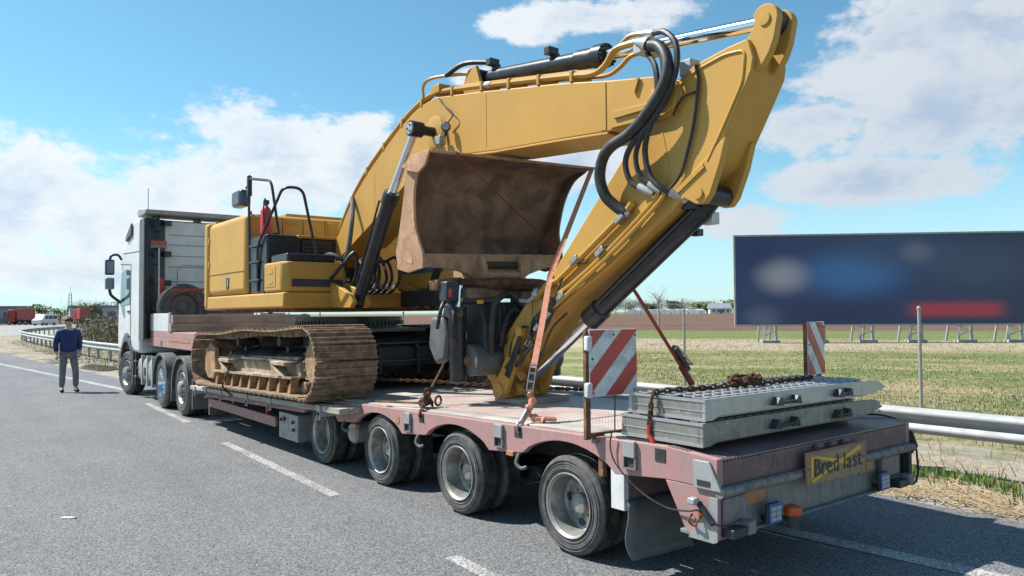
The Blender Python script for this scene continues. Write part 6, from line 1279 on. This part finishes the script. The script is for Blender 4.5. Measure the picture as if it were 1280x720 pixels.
chain('thin rusty chain hanging over the near track frame', [(-.26, 8.62, 1.30), (-.30, 8.6, 1.22), (-.315, 8.58, 1.12), (-.34, 8.55, 1.02), (-.40, 8.5, .93), (-.43, 8.48, .80), (-.30, 8.47, .66)], .07, .046, .010)
chain('small knot of rusty chain on the deck beside the chain tensioner', [(.24+.07*math.cos(t)*(1+.3*math.sin(2.3*t)), 3.86+.09*math.sin(t*1.1), z0+.03+.03*t/6.28+.02*math.sin(3*t)) for t in [k*.5 for k in range(34)]], .075, .05, .012)
# ratchet straps
def strap(label, pts, wd, mat, side):
    g = G(); P = [Vector(p) for p in pts]; s = Vector(side).normalized(); th = .004
    rows = []
    for i, p in enumerate(P):
        d = (P[min(i+1, len(P)-1)]-P[max(i-1, 0)]).normalized(); w_ = (s-d*s.dot(d)).normalized(); n = d.cross(w_)
        rows.append([g.b.verts.new(p+w_*a*wd/2+n*b*th/2) for a, b in ((-1, -1), (1, -1), (1, 1), (-1, 1))])
    for A_, B_ in zip(rows, rows[1:]):
        for k in range(4): g.b.faces.new((A_[k], A_[(k+1) % 4], B_[(k+1) % 4], B_[k]))
    g.b.faces.new(rows[0]); g.b.faces.new(rows[-1][::-1])
    t = thing('ratchet_strap', label, 'strap', P[-1], 'ratchet straps'); g.build('webbing', mat, t); return t
def ratchet(t, a, b, wd, side):
    a, b = Vector(a), Vector(b); d = (b-a).normalized(); s = Vector(side); s = (s-d*s.dot(d)).normalized(); n = d.cross(s)
    L_ = (b-a).length; fr_ = G()
    for o in (-wd*.62, wd*.62): fr_.obox(a+s*o, b+s*o, .008, .045, n)
    fr_.build('ratchet_frame', 'black_paint', t)
    h = G()
    for o in (-wd*.5, wd*.5): h.obox(a+s*o+n*.03, b+s*o+n*.075, .008, .018, n)
    for f in (.0, .33, .66, 1.): q = a+(b-a)*f+n*(.03+.045*f); h.cyl(q-s*wd*.55, q+s*wd*.55, .009, 8)
    h.build('ratchet_handle', 'steel', t); q = a+(b-a)*.55; G().cyl(q-s*wd*.7, q+s*wd*.7, .022, 12).lathe([(-wd*.74, .035), (-wd*.68, .035)], q, s, 12).build('ratchet_spool', 'dark', t)
A_, B_, D_ = V(2.44, 3.62, 3.60), V(1.02, 2.76, 2.235), V(.14, 2.03, 1.16)
t = strap('orange ratchet strap running from the bucket over the stick to the left deck edge', [A_+V(0, .25, -.02), A_, A_+(B_-A_)*.5, B_, V(.60, 2.40, 1.74), V(.30, 2.16, 1.38)], .055, 'strap_orange', (.75, -.6, 0))
ratchet(t, (.31, 2.17, 1.39), (.19, 2.08, 1.16), .055, (.75, -.6, 0))
g = G(); tl_ = spl([(.20, 2.09, 1.18), (.20, 2.05, 1.12), (.14, 2.02, 1.07), (.13, 2.03, 1.02), (.16, 1.99, .98), (.2, 1.9, .955)], 5)
g.tube(tl_, [.028+.012*math.sin(i*1.3) for i in range(len(tl_))], 7).build('wrapped_tail', 'strap_orange', t); G().obox((.16, 1.97, .975), (.30, 1.86, .965), .07, .03).build('strap_tail', 'strap_orange', t, .008)
G().obox((.12, 2.02, 1.03), (.02, 1.99, .94), .05, .01, (0, 1, 0)).tube(spl([(.03, 2.0, .96), (-.015, 1.99, .94), (-.02, 1.99, .89), (.0, 1.99, .87)], 4), .012, 7).build('end_hook', 'steel', t)
t = strap('red strap stretched diagonally across the mouth of the bucket', [(.46, 3.60, 3.56), (.52, 3.62, 3.50), (1.35, 3.80, 3.06), (2.20, 3.96, 2.60), (2.30, 3.98, 2.48)], .05, 'strap_red', (0, 1, .3))
P0_, P1_ = V(1.5, 2.06, 2.05), V(2.47, 2.18, 1.10)
t = strap('dark red ratchet strap from the stick to the right deck edge', [V(1.30, 2.05, 2.22), P0_, P0_+(P1_-P0_)*.82, P1_], .055, 'strap_red', (.1, 1, 0))
q1 = P0_+(P1_-P0_)*.62+V(0, -.03, .03); q2 = P0_+(P1_-P0_)*.86+V(0, -.03, .03); ratchet(t, q1, q2, .055, (.1, 1, 0)); G().tube([P0_+(P1_-P0_)*.80, P1_], .034, 8).build('wrapped_tail', 'strap_red', t)
# timbers under the stick tip
tag(G().bx(1.05, 1.75, 3.30, 3.75, zd(3.6)+.006, zd(3.4)+.055).build('timber_pad', 'timber', None, .01), 'flat timber pad under the stick tip on the deck', 'timber')

# ================================================================== PERSON
def skin(name, V_, E_, R_, mat, parent, root=0, lev=2):
    me = bpy.data.meshes.new(name); me.from_pydata(V_, E_, []); o = link(name, me, parent); md = o.modifiers.new('skin', 'SKIN'); md.use_smooth_shade = True
    for i, sv in enumerate(me.skin_vertices[0].data): r = R_[i]; sv.radius = r if isinstance(r, tuple) else (r, r); sv.use_root = (i == root)
    sb = o.modifiers.new('sub', 'SUBSURF'); sb.levels = lev; sb.render_levels = lev; me.materials.append(M[mat]); return o
px, py = -1.14, 18.35
pe = thing('person', 'person in dark blue jacket and grey trousers standing on the road left of the truck', 'person', (px, py, 0))
def pv(x, y, z): return (px+x, py+y, z)
Bv = [pv(0, 0, .98), pv(0, .0, 1.15), pv(0, .01, 1.35), pv(0, .0, 1.50), pv(0, -.01, 1.58), pv(0, -.02, 1.66), pv(0, -.02, 1.76),
      pv(-.10, 0, .92), pv(-.12, -.01, .52), pv(-.13, .02, .09), pv(-.14, -.12, .05), pv(.10, 0, .92), pv(.15, -.06, .53), pv(.16, -.05, .09), pv(.20, -.18, .05),
      pv(-.19, .0, 1.46), pv(-.27, .05, 1.20), pv(-.26, -.03, .97), pv(-.25, -.06, .89), pv(.19, .0, 1.46), pv(.25, .06, 1.20), pv(.23, -.07, .99), pv(.21, -.12, .92)]
Be = [(0, 1), (1, 2), (2, 3), (3, 4), (4, 5), (5, 6), (0, 7), (7, 8), (8, 9), (9, 10), (0, 11), (11, 12), (12, 13), (13, 14), (3, 15), (15, 16), (16, 17), (17, 18), (3, 19), (19, 20), (20, 21), (21, 22)]
Br = [(.16, .11), (.15, .10), (.17, .11), (.12, .09), .055, (.08, .095), (.075, .09), .085, .06, .045, (.045, .035), .085, .06, .045, (.045, .035), .06, .045, .036, (.03, .02), .06, .045, .036, (.03, .02)]
body = skin('body', Bv, Be, Br, 'skin', pe)
jk = [0, 1, 2, 3, 15, 16, 17, 19, 20, 21]; mp_ = {v: i for i, v in enumerate(jk)}
Jv = [Bv[i] for i in jk]; Jv[0] = pv(0, 0, .88); Jv.append(pv(0, -.005, 1.575)); Jr = [(.215, .16), (.205, .15), (.215, .15), (.15, .12), .092, .07, .055, .092, .07, .055, (.078, .078)]
skin('jacket', Jv, [(mp_[a], mp_[b]) for a, b in Be if a in mp_ and b in mp_]+[(3, 10)], Jr, 'jacket', pe)
skin('trousers', [pv(0, 0, 1.0), Bv[7], Bv[8], pv(-.13, .02, .12), Bv[11], Bv[12], pv(.16, -.05, .12)], [(0, 1), (1, 2), (2, 3), (0, 4), (4, 5), (5, 6)], [(.16, .12), .108, .08, .07, .108, .08, .07], 'trousers', pe)
for s in (-1, 1):
    skin('boot', [pv(-.13, .05, .06), pv(-.135, -.04, .055), pv(-.14, -.15, .04)] if s < 0 else [pv(.155, -.02, .06), pv(.165, -.10, .055), pv(.19, -.21, .04)], [(0, 1), (1, 2)], [(.055, .055), (.055, .05), (.05, .035)], 'boots', pe)
    hx = -.25 if s < 0 else .21; dy_, dz_ = (.03, .01) if s < 0 else (-.03, .04)
    for k in range(4): skin('finger', [pv(hx-.025+.017*k, -.10+dy_, .87+dz_), pv(hx-.027+.017*k, -.12+dy_, .82+dz_), pv(hx-.025+.016*k, -.11+dy_, .785+.008*abs(k-1.4)+dz_)], [(0, 1), (1, 2)], [.010, .009, .007], 'skin', pe, lev=1)
    skin('thumb', [pv(hx-s*.03, -.10+dy_, .90+dz_), pv(hx-s*.05, -.13+dy_, .86+dz_), pv(hx-s*.045, -.14+dy_, .83+dz_)], [(0, 1), (1, 2)], [.012, .010, .008], 'skin', pe, lev=1)
    G().lathe([(-.02, .0), (-.015, .03), (.01, .032), (.02, .01), (.02, 0)], pv(s*.082, -.01, 1.70), (1, 0, 0), 10).build('ear', 'skin', pe); G().lathe([(0, .0), (.0, .011), (.008, .008), (.01, 0)], pv(s*.033, -.098, 1.715), (0, -1, 0), 10).build('eye', 'dark', pe)
G().prism([(-.095, 1.72), (-.125, 1.672), (-.095, 1.665)], 'x', px-.014, px+.014)
g = G(); g.poly([pv(-.014, -.10, 1.665), pv(.014, -.10, 1.665), pv(0, -.128, 1.675), pv(0, -.10, 1.72)], [(0, 1, 2), (0, 2, 3), (1, 3, 2)]); g.build('nose', 'skin', pe); G().tube([pv(-.026, -.102, 1.635), pv(0, -.110, 1.633), pv(.026, -.102, 1.635)], .006, 6).build('mouth', 'strap_red', pe)
hg = G().lathe([(0, .096), (.02, .097), (.06, .085), (.09, .05), (.105, 0)], pv(0, .0, 1.735), (0, .25, 1), 20); hg.build('hair', 'hair', pe)
